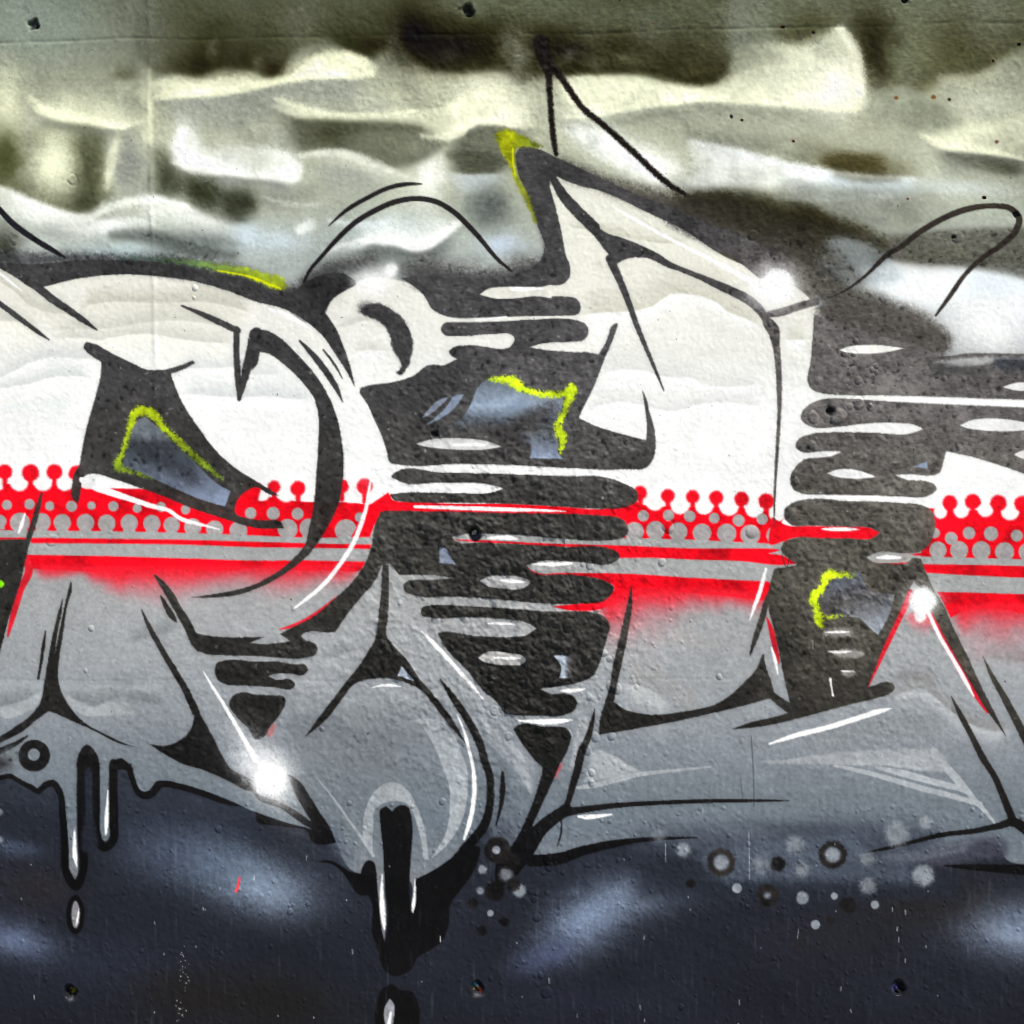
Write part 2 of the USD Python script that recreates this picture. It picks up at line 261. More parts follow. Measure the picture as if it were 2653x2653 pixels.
soft_lines = (('@8 640,332,12 720,326,18 800,350,20 868,378,12', (220, 222, 210), .75, 5), ('@8 228,402,14 240,332,20 252,288,16', (218, 220, 196), .7, 6), ('@8 318,300,14 318,200,18 316,150,12', (232, 234, 204), .6, 5), ('@8 80,230,16 130,250,20 200,262,18 270,270,12', (240, 242, 212), .7, 5))
for t, c, a, f in soft_lines: paint(stroke(t), c, a, f, None, .12, None, .05)
ripples = (('@8 60,205,8 110,240,16 180,252,18 250,268,14 300,262,8', (252, 253, 224)), ('@8 330,205,8 420,200,14 520,186,14 600,170,16 700,160,14 800,158,6', (250, 252, 222)), ('@8 590,210,6 640,228,14 700,243,14 800,246,12 890,236,8', (250, 252, 224)), ('@8 370,345,10 420,362,20 500,368,14 570,377,14 634,380,16 642,352,8', (254, 254, 250)), ('@8 900,290,8 960,290,18 990,268,20 1040,258,16 1092,262,10', (255, 255, 232)),
           ('@8 0,402,14 60,428,18 130,455,16 190,462,14 240,440,18 320,424,16 400,440,10', (252, 254, 248)), ('@8 180,470,6 230,476,8 280,468,8 330,480,4', (248, 250, 248)), ('@8 560,420,4 620,436,8 680,436,6', (226, 228, 222)), ('@8 690,540,6 740,520,12 800,512,10 850,520,12 890,528,18 930,510,22 985,470,10', (255, 255, 254)), ('@8 700,470,6 760,480,10 830,474,8', (232, 238, 242)), ('@8 640,490,20 660,480,26', (252, 254, 254)),
           ('@9 110,250,6 200,240,12 300,222,14 400,210,14 520,218,14 640,226,14 740,232,10', (252, 253, 226)), ('@9 380,300,8 470,322,14 560,345,12 660,366,12 760,378,10 860,382,8', (242, 246, 248)), ('@9 870,286,8 930,312,14 1000,322,12 1092,338,8', (252, 253, 226)), ('@9 330,392,12 300,370,22 250,335,20 190,300,12', (254, 255, 252)), ('@9 700,62,20 735,120,24 742,200,22', (255, 255, 236)), ('@9 560,420,4 640,426,6 760,420,6 880,405,4', (176, 182, 178)))
for t, c in ripples: paint(stroke(t), c, .62, 6, None, .12, None, .03)
shades = (('@8 90,262,10 180,276,18 260,290,10', (128, 130, 118)), ('@8 640,262,8 720,270,22 820,270,20 900,276,10', (88, 90, 76)), ('@8 420,382,6 520,388,12 620,396,8', (132, 136, 130)), ('@8 960,330,20 1040,345,30 1092,340,20', (84, 86, 74)), ('@8 240,500,20 330,505,30 420,535,26 500,545,14', (84, 88, 86)), ('@9 220,262,6 330,242,14 450,234,14 600,246,8', (150, 152, 138)), ('@9 690,372,8 760,385,10 830,384,6', (96, 92, 74)), ('@9 420,452,12 540,462,22 650,482,20 740,500,10', (44, 40, 30)), ('@9 930,325,6 1000,336,12 1092,352,12', (104, 106, 98)), ('@9 120,150,14 260,150,18 380,172,18 440,160,16 462,120,10', (44, 42, 26)))
for t, c in shades: paint(stroke(t), c, .6, 8, None, .12, None, .05)
# the dark foot of the wall and the pale glows sprayed on it
NV = (35, 39, 49)
for t, ry, c, a, w in (('@13 20,880,370', 180, (148, 164, 186), .92, .25), ('@03 1560,700,460', 190, (92, 106, 126), .85, .3), ('@03 1200,620,300', 200, (66, 74, 92), .6, 0), ('@03 120,1300,300', 130, (100, 112, 140), .9, .2),
                       ('@03 110,600,190', 60, (74, 86, 106), .7, .1), ('@23 1000,950,360', 130, (124, 138, 158), .88, -.2), ('@23 560,1150,330', 190, (128, 144, 170), .9, -.45), ('@23 250,1400,230', 110, (76, 84, 112), .8, -.4),
                       ('@33 1880,1220,390', 190, (144, 158, 182), .92, .1), ('@33 1850,1130,230', 90, (96, 110, 130), .6, .2), ('@03 900,1500,500', 200, (40, 46, 62), .6, 0), ('@23 600,1750,600', 120, (36, 38, 54), .5, 0),
                       ('@03 1500,1750,500', 200, (30, 27, 26), .8, .2), ('@13 200,1750,420', 160, (28, 26, 25), .8, .2), ('@33 1200,1000,500', 200, (36, 33, 32), .8, 0), ('@03 300,900,300', 160, (42, 38, 42), .7, 0), ('@33 500,1300,500', 200, (36, 34, 40), .6, 0)):
    blob(t, ry, c, a, w)

sky_part = np.clip((860 - Y) / 120, 0, 1)[..., None]
col[:] = col * (1 - sky_part) + sky_part * np.clip(152 + (col - 152) * 1.2 + np.array([0, 1.0, -1.0]), 6, 255)
for q, ry, c, a in (('@20 50,420,80', 190, (128, 130, 114), .75), ('@10 1880,330,60', 120, (112, 114, 98), .6), ('@20 420,450,60', 60, (110, 112, 94), .5), ('@20 620,500,50', 50, (96, 98, 80), .5), ('@10 150,420,60', 80, (74, 76, 58), .5), ('@00 1750,420,50', 110, (50, 48, 32), .6), ('@00 1620,380,40', 90, (110, 112, 94), .5), ('@10 30,480,40', 60, (104, 104, 84), .5), ('@10 1450,420,90', 60, (70, 70, 52), .5)): blob(q, ry, c, a)
soft_dark = (('@31 200,30,170 420,200,200 600,330,180', (66, 64, 58), .85, 14), ('@30 40,1675,50 400,1730,64 700,1795,54 950,1890,30', (50, 47, 36), .8, 8), ('@30 1150,1840,30 1450,1790,60 1800,1800,70', (104, 104, 96), .6, 10), ('@20 1350,1500,60 1650,1540,90 1932,1590,90', (44, 41, 30), .7, 12))
soft_dark += (('@31 400,10,130 560,100,140 690,180,90', (82, 80, 73), .72, 15), ('@30 1000,1925,60 900,1890,50', (96, 94, 86), .6, 12))
for q, ry, c, a in (('@8 305,40,55', 120, (110, 114, 100), .8), ('@8 322,120,26', 40, (104, 106, 90), .6), ('@9 478,50,40', 90, (122, 126, 110), .75), ('@8 380,90,40', 50, (92, 94, 76), .6), ('@8 640,40,40', 70, (104, 106, 90), .6), ('@8 530,60,40', 60, (88, 90, 72), .5), ('@9 180,70,40', 60, (88, 90, 72), .55), ('@9 300,60,50', 50, (94, 96, 80), .6), ('@9 400,80,40', 50, (84, 86, 66), .5), ('@9 1000,30,60', 70, (106, 110, 94), .6)): blob(q, ry, c, a)
for q, c, a, f in soft_dark: paint(stroke(q), c, a, f, None, .12, None, .05)
# ------------------------------------------------------------------ the letters' fill: white above the red band, grey below it
def fillc(x, y):
    v = y - 0.0315 * x
    return ramp(v, [(560, (243, 243, 229)), (700, (240, 239, 228)), (860, (243, 243, 237)), (960, (250, 251, 247)), (1050, (252, 252, 250)), (1325, (250, 251, 251)), (1327, (166, 169, 168)), (1440, (166, 168, 168)), (1600, (165, 168, 170)), (1750, (154, 159, 164)), (1900, (130, 137, 144)), (2000, (114, 123, 131)), (2100, (107, 117, 127)), (2300, (128, 130, 136))])
LOW = '''@03 -150,60 0,55 90,62 130,88 200,125 270,165* 310,160 340,120 390,100 430,130 468,200 490,300 510,450 520,600 525,750 540,820 560,855 585,825 592,740 582,500 580,200 582,-40* 752,-40* 752,200 752,450 770,530 795,550 822,525 830,450 828,200 832,-40* 995,-40* 1000,0 1030,100 1060,160 1100,178 1140,155 1180,100 1250,93 1340,110 1600,190 1932,330'''
MAIN = poly('@01 -150,40 0,92 100,142 230,235 330,232 500,185 750,147 950,138 1200,152 1500,198 1800,290 1932,345 @11 200,392 400,505 525,440 560,345 680,255 830,170 1050,180 1170,215 1270,300 1330,400 1600,470 1932,460 @21 200,100 420,60 @20 410,1932 370,1750 285,1405* 335,1330* 450,1380 700,1450 1000,1590 1300,1730 1600,1932 @21 1760,75 1900,165 @31 150,200 300,310 360,370 700,700 1200,800 1700,900 2100,950 2100,1932 @32 2100,1932 @33 2100,700 1960,725 1800,690 1750,600 1500,570 1380,600 1250,680 1000,700 500,690 0,670 @23 1500,630 1250,570 950,545 700,585 350,645 180,660 0,700 @13 1800,520 1780,450 1700,470 1600,590 1450,700 1290,800 1212,840 1200,1050 1170,1095* 1160,850 1000,820 985,1100 972,1310* 950,1220 930,1050 915,880 908,800* 800,800 720,770 650,670 600,545 450,470 200,400 ' + ' '.join(['@03'] + list(reversed(LOW.split()[1:]))))
paint(MAIN, fillc, 1, 1.3, 'painted_letter', .1, tonal=.012, label='middle letter, pale fill between the two black columns')
paint(MAIN.intersection(poly('@01 -200,-300* 1932,-300* @11 300,300 560,620 640,800 700,950 760,1050 900,1300 985,1500 1010,1932 @12 930,40 850,350 620,640 350,870 450,1000 400,1200 200,1400 100,1640 @13 180,120 480,380 620,600 640,1400* @03 -200,1400*')), fillc, 1, 1.0, 'painted_letter', 0, tonal=.012, label='left letter, pale fill above and grey fill with drips below')
paint(MAIN.intersection(poly('@31 600,500* 2200,500* @33 2200,900* 1860,420* @32 1960,1932 1500,1300 1130,540* 900,300 800,-300*')), fillc, 1, 1.0, 'painted_letter', 0, tonal=.012, label='right letter, cut by the picture edge')
FM = np.isin(pid, [1, 2, 3]).astype(np.float32); FM = ndi.gaussian_filter(FM, .5)
# thin wavy coats inside the fill
def wave(text, up=None, dn=None, soft=3.5):
    up, dn = [(tuple(np.clip(np.array(q[0]) + (-7 if s else 5), 0, 255)), min(1, q[1] * 1.3), q[2]) if q and q[0][0] < 230 or q and max(q[0]) > 200 else q for q, s in ((up, 1), (dn, 0))]
    band(text, up, dn, soft, FM, 50)
W1, W2 = (236, 236, 226), (252, 253, 248)
wave('@01 560,455 620,410 700,365 900,347 1200,362 1500,347 1750,390 1932,450', ((208, 207, 192), .7, 50), ((230, 229, 216), .8, 45))
wave('@01 340,558 600,555 850,547 1000,520 1100,508 1300,490 1500,505 1700,532 1780,540', ((210, 210, 198), .55, 40), ((240, 240, 230), .9, 34))
wave('@01 360,635 650,622 750,640 850,620 950,600 1100,590 1300,620 1600,657 1800,660', ((212, 211, 200), .5, 34), ((246, 246, 236), .9, 40))
wave('@01 0,925 120,862 250,800 400,772 770,790', ((222, 224, 222), .6, 40), (W2, .9, 28))
wave('@01 0,1003 200,972 450,912 740,930', ((218, 224, 222), .6, 30), (W2, .95, 40))
wave('@01 0,495 120,500 250,560 360,640', ((214, 214, 200), .6, 40), ((244, 243, 232), .8, 50)); wave('@01 0,200 100,260 200,360 340,425 480,440 600,420', ((204, 204, 190), .6, 40), ((228, 226, 214), .6, 40))
wave('@01 1290,850 1500,850 1770,840 @11 0,900 250,870', ((222, 226, 224), .5, 30), (W2, .9, 34)); wave('@01 1340,1040 1500,1050 1770,1070 @11 60,1060 250,1080 460,1090', ((218, 224, 224), .6, 40), ((255, 255, 255), .9, 50))
wave('@01 0,1150 300,1080 600,1060', None, ((230, 236, 234), .6, 70))
wave('@21 480,465 650,432 850,425 960,410 1060,380 1130,330 1220,287 1350,290 1500,330 1650,430 1800,492 1932,575', ((222, 221, 206), .85, 75), ((252, 252, 247), .95, 60))
wave('@21 620,930 850,860 1000,870 1150,912 1350,922 1500,982 1650,992 1932,940', ((238, 238, 234), .8, 60), ((255, 255, 254), .9, 40)); wave('@21 520,1200 700,1122 850,1107 1000,1130 1200,1172 1500,1110 1932,1150', ((238, 239, 236), .8, 40), ((255, 255, 255), .95, 40))
wave('@21 450,300 700,250 1100,230 1160,130 1300,100', None, ((216, 216, 204), .5, 35)); wave('@20 400,1700 600,1740 900,1800 1200,1840 1350,1800', ((214, 214, 196), .7, 40), ((236, 236, 222), .5, 40))
wave('@11 560,545 740,520 820,495 950,500', ((212, 213, 202), .6, 34), ((236, 236, 228), .8, 40)); wave('@11 680,740 850,715 1050,715', ((222, 222, 214), .6, 30), ((244, 245, 243), .8, 40))
wave('@31 90,635 330,635', ((226, 226, 212), .7, 50), ((252, 252, 250), .9, 40))
# grey folds below the band
G1, G2, G3 = (150, 156, 160), (180, 184, 186), (112, 118, 124)
for t in ('@02 0,1475 140,1440 250,1390 325,1350* 300,1440 200,1515 0,1535', '@02 480,1370* 600,1432 720,1472 800,1442 900,1440 1000,1490 1045,1535* 800,1540 620,1530 530,1460', ):
    paint(t, (172, 177, 180), .7, 2.5, None, .1, FM)
wave('@02 460,1350 600,1420 720,1465 800,1430 900,1400 1050,1420 1300,1500', ((128, 134, 138), .75, 45), None, 5); wave('@02 0,1470 140,1435 250,1385 330,1330', ((132, 138, 142), .7, 40), None, 5)
wave('@02 900,1000 1100,960 1300,900 1420,870', ((140, 144, 146), .6, 26), None, 6); wave('@02 0,1290 330,1290 800,1300 1300,1290', None, ((172, 177, 180), .4, 30), 6)
wave('@12 430,1110 600,1090 750,1050 880,1020', ((140, 144, 148), .6, 18), ((172, 174, 178), .4, 34), 6)
wave('@12 0,1345 240,1345 400,1380 600,1480 900,1480 1200,1430 1500,1420', ((166, 170, 174), .5, 30), ((138, 143, 148), .6, 40), 5)
wave('@12 180,1520 400,1530 560,1525 640,1560 700,1610 850,1655 1000,1670 1150,1668', ((152, 158, 162), .85, 28), ((116, 122, 128), .85, 190), 4)
blob('@12 900,1750,420', 230, (112, 118, 124), .7, 0, FM); blob('@13 700,350,330', 260, (112, 120, 126), .7, 0, FM)
LG = (164, 170, 175)
paint('@12 1150,1580* 1250,1620 1330,1740 1390,1870 1420,1960 @13 1452,100 1465,250 1455,400 1430,500 1380,590 1320,690* 1450,570 1545,420 1592,250 1600,100 1592,0 @12 1555,1830 1500,1690 1420,1590 1300,1560', LG, .9, 2, None, .08, FM)
paint('@13 880,655* 815,560 806,440 825,320 865,220 930,145 1010,105 1080,115 1150,170 1215,290 1275,470 1308,690* 1278,690 1255,580 1222,450 1180,320 1145,275 950,270 905,300 885,450', (160, 166, 171), .95, 2, 'letter_shine_arch', .08, FM, label='pale grey arch over the black stem of the drip')
paint(stroke('@13 460,75,5 580,220,14 700,390,18 800,530,22 885,660,26'), LG, .9, 1.6, None, .08, FM)
paint('@22 600,1800* 740,1830 900,1930 @23 300,130 140,150* 520,140 560,50', (170, 174, 178), .7, 3, None, .08, FM)
paint(stroke('@23 470,150,20 650,125,40 800,85,44 950,50,36 1200,20,24 1500,-10,14'), (168, 172, 176), .8, 2, None, .08, FM); paint(stroke('@22 640,1800,20 800,1880,40 940,1960,30 @23 1010,50,20'), (168, 172, 176), .7, 2, None, .08, FM)
paint('@32 -60,1890 200,1860 500,1820 800,1800 1270,1785* 1330,1850 1400,1960* 1250,1960 900,1920 500,1910 200,1900', (172, 176, 180), .85, 3, None, .08, FM)
for t in ('@33 500,-20,20 750,35,36 950,90,40 1150,150,44 1350,200,44 1600,270,40', '@33 820,-5,20 1000,35,50 1200,90,50 1480,160,44', '@33 1330,-20,60 1430,90,60 1550,230,40 1650,340,30 1720,430,12'):
    paint(stroke(t), (174, 179, 184), .95, 2, 'letter_shine', .08, FM)
wave('@32 880,1440 960,1390 1060,1345 1150,1337 1220,1370 1290,1430 1400,1520 1530,1600 1700,1655 1880,1620', ((150, 150, 150), .7, 30), ((176, 180, 184), .8, 36), 5); wave('@32 200,1700 600,1600 900,1530 1200,1540 1400,1560', None, ((132, 137, 142), .7, 70), 8)
wave('@32 1600,1050 1700,1100 1932,1130', ((150, 148, 148), .6, 30), None, 8); wave('@32 880,1290 1050,1270 1200,1280 1350,1380', ((140, 138, 138), .55, 34), None, 8)
blob('@22 1300,950,300', 60, (176, 172, 170), .5, .1, FM); wave('@22 800,1220 1000,1250 1150,1310 1300,1420 1500,1450', ((166, 164, 163), .5, 40), ((150, 152, 152), .7, 34), 8); wave('@22 790,1290 900,1300 1050,1340 1150,1420 1250,1470', None, ((186, 189, 190), .6, 60), 4)
paint('@22 -40,1690* 60,1740 160,1860 260,1960* @23 200,40 150,200* 60,60 -40,-60*', (142, 147, 154), .7, 3, None, .08, FM); paint('@12 1700,1590* 1850,1640 1960,1760 @22 120,1932 @23 160,220* 60,60 @12 1932,1900 1800,1750', (164, 168, 173), .85, 3, None, .08, FM)
paint('@22 500,1560* 590,1570 560,1720 480,1930 430,1960* 470,1760', (170, 174, 178), .6, 3, None, .08, FM)
blob('@13 1860,200,120', 330, (104, 112, 122), .75, 0, FM); blob('@13 1850,560,140', 160, (70, 76, 88), .9); blob('@13 640,600,70', 170, (86, 96, 110), .7, -.35)
# grey melting into the dark foot at the right
paint('@23 900,570* 1000,500 1300,465 1932,480 @33 300,430 700,420 1100,430 1350,470* 1250,560 1250,900* 0,900* @23 1200,900*', (62, 68, 80), .9, 26, None, .1); paint('@23 980,640* 1150,640 1500,650 1932,690 @33 300,700 800,740 1100,790 1400,740 1500,1000* 0,1000* @23 900,1000*', NV, .9, 22, None, .1)
paint('@33 1100,640* 1400,560 1620,520 1800,560 1810,640 1600,690 1200,720', (64, 66, 78), .85, 10, None, .1)
paint('@23 1400,640* 1932,560 @33 300,520 700,560 760,700 900,720 1050,760 1100,830 700,850 0,850 @23 1500,800', (86, 96, 110), .7, 12, None, .1); paint('@33 700,690* 1000,640 1300,590 1560,560 1500,620 1200,690 900,720', (104, 110, 122), .6, 8, None, .1)
blob('@23 1000,470,200', 60, (96, 104, 114), .4); blob('@33 150,440,400', 50, (60, 66, 76), .5)

# ------------------------------------------------------------------ the red band: stencilled dots, two stripes
RED = (250, 8, 28); RDK = (238, 26, 44)
GY = (164, 167, 166)
for i, (t, lab) in enumerate((('@01 -150,1690* 0,1715 300,1730 700,1750 1932,1800 @11 300,1850 700,1860 900,1870 1040,1790* @12 960,-20 890,120 860,190* 600,196 200,188 @02 1932,178 1000,150 0,138 -150,135', 'red halftone band on the left letter'),
                          ('@21 860,1850* 1000,1880 1300,1895 1989,1935 @31 150,1960 @32 110,60 150,240* 0,238 @22 1800,232 1400,212 1000,200 830,195*', 'red halftone band on the middle letter'),
                          ('@32 1190,-30* 1500,-10 2050,0 2050,362* 1700,352 1150,335*', 'red halftone band on the right letter'))):
    paint(t, RED, .99, 1.6, 'red_band', .14, FM, .1, label=lab)
    if i == 0: BAND = len(parts) - 1
WHD = (250, 250, 249)
for t in '@01 -25,1705,70|@01 145,1705,72|@01 325,1702,74|@01 490,1705,70|@11 45,1785,66|@11 228,1790,70|@11 392,1790,62|@11 722,1785,82|@11 930,1800,80|@21 1080,1852,72|@21 1270,1880,72|@21 1452,1882,72|@21 1640,1888,74|@21 1832,1902,74|@31 70,1935,70|@32 1300,0,52|@32 1457,-12,60|@32 1640,-22,62|@32 1826,-10,74|@32 2000,-10,70'.split('|'):
    paint(disc(t), WHD, 1, 2.2, None, .1, FM, .01)
for t in '@01 35,1630,56|@01 230,1638,65|@01 410,1632,59|@01 575,1640,58|@01 1890,1790,70|@11 0,1750,42|@11 136,1745,49|@11 317,1756,56|@11 648,1740,52|@11 822,1740,60|@21 970,1790,52|@21 1178,1812,51|@21 1365,1818,51|@21 1543,1826,53|@21 1735,1836,55|@21 1922,1852,60|@31 1370,1865,57|@31 1545,1855,59|@31 1738,1866,62|@31 1918,1872,60'.split('|'):
    x, y, r, _ = pts(t)[0]
    paint(unary_union([disc(t), stroke(f'@00 {x/TS},{y/TS},34 {x/TS},{(y+1.9*r)/TS},36')]) if x > 0 else disc(t), RED, .97, 2.4, 'red_band', .2, FM, .07, 'halftone_dot')
for t in '@01 52,1880,38|@01 222,1875,40|@01 375,1888,36|@01 540,1890,42|@01 690,1885,32|@01 855,1890,39|@01 1035,1905,35|@01 1215,1895,38|@01 1400,1915,36|@12 -40,10,45|@12 130,12,50|@12 315,15,46|@12 785,40,38|@22 820,40,41|@22 992,30,43|@22 1183,26,43|@22 1343,33,44|@22 1528,48,41|@22 1712,65,46|@22 1890,55,43|@32 1255,160,40|@32 1380,200,48|@32 1515,160,48|@32 1682,165,55|@32 1877,180,46'.split('|'):
    paint(disc(t), GY, .97, 1.5, 'red_band', .12, FM, .03, 'halftone_hole')
for t in '@02 0,72,50|@02 150,82,76|@02 315,77,68|@02 470,82,66|@02 645,82,67|@02 805,87,67|@02 975,84,66|@02 1145,88,66|@02 1295,100,62|@02 1455,115,66|@02 1620,130,66|@02 1800,140,68|@12 80,190,0|@12 240,130,76|@12 400,122,72|@12 680,140,84|@12 862,160,78|@22 925,150,73|@22 1085,140,71|@22 1255,150,71|@22 1436,160,71|@22 1622,162,73|@22 1800,172,76|@32 62,180,76|@32 1280,290,66|@32 1440,290,69|@32 1608,292,71|@32 1785,302,73|@32 1960,305,70'.split('|'):
    if not t.endswith(',0'): x, y, r, _ = pts(t)[0]; paint(unary_union([disc(t), stroke(f'@00 {x/TS},{y/TS},{1.0*r/TS} {x/TS},{(y+r*1.2)/TS},{1.5*r/TS}').intersection(Polygon([(x-r, y), (x+r, y), (x+r, y+r*1.25), (x-r, y+r*1.25)]))]), GY, .97, 1.5, None, .12, FM, .03)
paint('@32 30,40* 140,102 300,106 600,112 780,124 845,155* 800,194 600,204 400,202 200,197 130,215 20,250', RED, .98, 1.4, 'red_band', .1, None, .05, 'slot_band')
for t, lab in (('@02 225,196* 800,203 1400,212 1932,226 @12 400,238 875,247* 862,280* 400,272 0,268 @02 1932,266 1400,248 800,240 235,236*', 'thin red stripe on the left letter'), ('@02 -60,196* 190,194* 195,207* -60,214*', 'thin red stripe at the left edge'),
          ('@12 1480,210* 1700,214 1932,226 @22 200,236 500,246 800,254 1300,275 1989,302 @32 0,313 100,328 215,390* 100,402 0,396 @22 1800,378 1400,362 1000,346 800,348* 700,290 500,270 200,256 @12 1932,240 1650,228', 'thin red stripe on the middle letter'),
          ('@32 1160,396* 1500,400 1932,410 2100,414* 2100,500* 1932,497 1500,478 1190,460*', 'thin red stripe on the right letter'), ('@32 980,318* 1080,318 1215,300* 1215,335* 1100,328', None), ('@32 770,372* 860,385 1070,378* 1000,400 880,402', None)):
    paint(t, RED, .98, 1.5, 'red_stripe', .2, FM if 'edge' not in str(lab) else None, .1, label=lab)
for t, lab in (('@02 205,325* 800,335 1400,352 1932,368 @12 400,368 828,378* 800,430 600,440 300,440 0,425 @02 1700,445 1300,440 900,455 500,440 250,430*', 'broad red stripe fading downwards on the left letter'),
               ('@22 100,400* 170,452 400,460 540,462 880,468 1300,495 1932,526* @32 20,540* 20,640* @22 1900,670* 1500,625 1000,620 850,660 640,740 450,745 300,715* 520,690 700,660 775,570 690,520 520,485 300,475 150,470', 'broad red stripe fading downwards on the middle letter'),
               ('@32 1275,604* 1600,612 2100,628* 2100,740 1700,730 1450,760 1380,800*', 'broad red stripe fading downwards on the right letter')):
    paint(t, RED, .98, 2.0, 'red_stripe', .26, FM, .11, label=lab)
wave('@02 190,395 800,412 1400,412 1932,405 @12 400,400 850,375', None, (RDK, .97, 44), 8); wave('@02 560,410 800,425 1050,420', None, (RDK, .6, 52), 8)
wave('@22 600,690 800,620 1000,575 1500,580 1989,620', None, (RDK, .97, 60), 8); wave('@32 1330,740 1450,710 1600,690 1932,695 2050,700', None, (RDK, .93, 66), 8); wave('@32 1000,800 1150,760 1300,850', None, (RDK, .7, 36), 10)
for t in ('@02 195,345,50 220,430,60 160,580,50 100,780,46 60,940,14', '@12 620,630,4 530,712,22 440,780,30 330,842,30 180,888,8', '@32 1065,620,70 1000,760,60 880,1020,50 800,1200,34 755,1320,10', '@32 1245,790,70 1390,1060,70 1540,1320,66 1660,1500,44', '@32 -10,800,10 25,900,40 62,1060,34 84,1150,8'):
    paint(stroke(t), RDK, .95, 1.8, 'red_edge_line', .16, None, .05)
paint('@12 70,1690* 130,1600 155,1600* 105,1700', (190, 90, 88), .7, 4); paint(stroke('@23 350,0,20 330,60,26'), (226, 70, 76), .8, 3); paint(stroke('@22 375,1900,18 350,1950,18'), (226, 70, 76), .7, 3)

# ------------------------------------------------------------------ black: soft sprayed shadows first, then outlines and the black columns
BK = (60, 58, 60)
def black(x, y):  # blacks lighten to the upper right: sheen put into the paint colour
    return ramp(y - 0.06 * (x - 1326), [(600, (57, 56, 57)), (1000, (58, 57, 58)), (1350, (54, 53, 50)), (1600, (47, 46, 43)), (1900, (30, 29, 28)), (2200, (11, 11, 13))]) * (1 + 0.25 * np.clip((x - 850) / 300, 0, 1) * np.clip((1400 - y) / 250, 0, 1) + 0.55 * np.clip((x - 1850) / 250, 0, 1) * np.clip((2150 - y) / 450, 0, 1))[..., None] * (np.array([1.0, 1.0, 1.0]) + np.clip((x - 1750) / 300, 0, 1)[..., None] * np.array([.025, .005, -.03]))
def soft(t, c, a=.9, f=13): paint(stroke(t), c, a, f, None, .2)
for t in ('@01 -60,10,110 200,30,110 500,20,90 1000,40,90 1400,100,110', '@01 1200,60,100 1600,110,150 1932,200,160 @11 150,270,150 300,300,120'): soft(t, (52, 53, 56))
for t in ('@11 330,330,170 430,200,150 560,110,130 750,60,90 900,20,70', '@11 1080,110,60 1180,130,130 1350,160,190 1600,190,170 1932,170,170 @21 150,110,150 300,60,120'): soft(t, (66, 65, 66), .92, 15)
soft('@11 1180,30,50 1400,50,60 1700,40,60', (92, 90, 84), .6, 20); soft('@21 0,20,90 140,60,80', (84, 82, 74), .6, 18)
soft('@20 350,1250,110 700,1380,110 1000,1480,130 1400,1600,170 1800,1750,230 @30 100,1840,180 300,1932,150', (72, 69, 62), .92, 15)
soft('@20 1250,1480,90 1500,1560,150 1750,1650,180 @30 0,1700,200 200,1770,160 400,1880,120', (46, 43, 32), .9, 22)
soft('@20 1200,1640,110 1500,1770,150 1800,1890,170 @31 100,20,150', (60, 57, 55), .9, 10)
soft('@20 222,320,100 235,400,100 255,480,80', (5, 3, 1), .98, 5)
soft('@20 180,1500,60 240,1700,60 290,1932,50', (60, 58, 58), .9, 7)
soft('@31 500,300,160 700,380,240 950,480,260 1150,560,250 1300,640,160', (94, 91, 84), .95, 14); soft('@31 120,90,120 300,180,150 450,270,120', (104, 100, 92), .85, 16)
SKIP = (1 - .35 * np.clip(noise(6.5, 33) - 2.0, 0, 1) * np.clip(np.abs(noise(40, 34)) + .2, 0, 1)).astype(np.float32)
def OUT(g, name='black_outline', a=.97, f=1.5, label=None):
    g = g if not isinstance(g, str) else poly(g)
    paint(g, black, .16, 9, None, .3)            # overspray
    paint(g, black, a, f, name, .34, SKIP, .09, None, label)
ST = lambda t, **k: OUT(stroke(t), **k)
OUT('@01 -150,40* 0,95 100,150 210,227 300,275* 320,238* 500,190 750,150 950,140 1200,155 1500,200 1750,275 1932,345 @11 200,395 400,510 500,600 600,740 700,900 747,990* 715,840 660,680 610,560 560,480 522,430* 560,350 680,258 760,210 700,150 560,130 450,160 370,200 300,260 180,290 0,210 @01 1932,205 1500,105 1200,45 900,30 500,40 300,60 -150,40', label='thick black outline over the left letters')
ST('@01 290,240,60 400,330,60 550,430,50 650,500,38 735,560,8'); ST('@01 -40,330,36 100,435,42 200,510,38 300,585,28 370,632,8')
for t in ('@00 -40,1540,40 100,1690,45 250,1800,42 400,1890,38 490,1945,16', '@10 550,1705,8 680,1590,30 850,1490,34 1000,1420,34 1150,1390,30 1250,1390,10', '@10 -150,2700,0'[:0] + '@11 360,200,20 400,120,26 500,0,30 @10 600,1820,36 750,1680,40 900,1590,42 1050,1525,42 1220,1500,40 1350,1520,40 1480,1590,40 1600,1700,40 1700,1810,36 1800,1932,30 @11 1850,50,26 1932,115,16',
          '@30 0,2700,0'[:0] + '@31 400,335,4 520,292,10 640,225,18 740,145,24 @30 920,1910,40 1000,1865,40 1120,1770,44 1300,1660,46 1500,1580,46 1700,1555,40 1830,1575,44 1895,1650,50 1870,1740,50 1760,1850,44 @31 1625,10,38 1500,125,34 1360,320,34 1265,450,18'):
    paint(stroke(t), lambda x, y: ramp(x, [(0, (20, 20, 26)), (1800, (34, 28, 26)), (2600, (48, 40, 34))]), .95, 1.8, 'thin_black_arc', .22, None, .08)
for t in ('@20 215,320,110 250,430,90 270,520,64 285,700,44 300,900,42 320,1080,40 335,1165,34', '@20 265,470,80 350,560,54 450,700,48 520,800,46 700,950,46 900,1130,46 1080,1300,46 1200,1400,44 1310,1465,26', ):
    paint(stroke(t), (14, 9, 6), .97, 2.6, 'thin_black_arc', .25, None, .08)
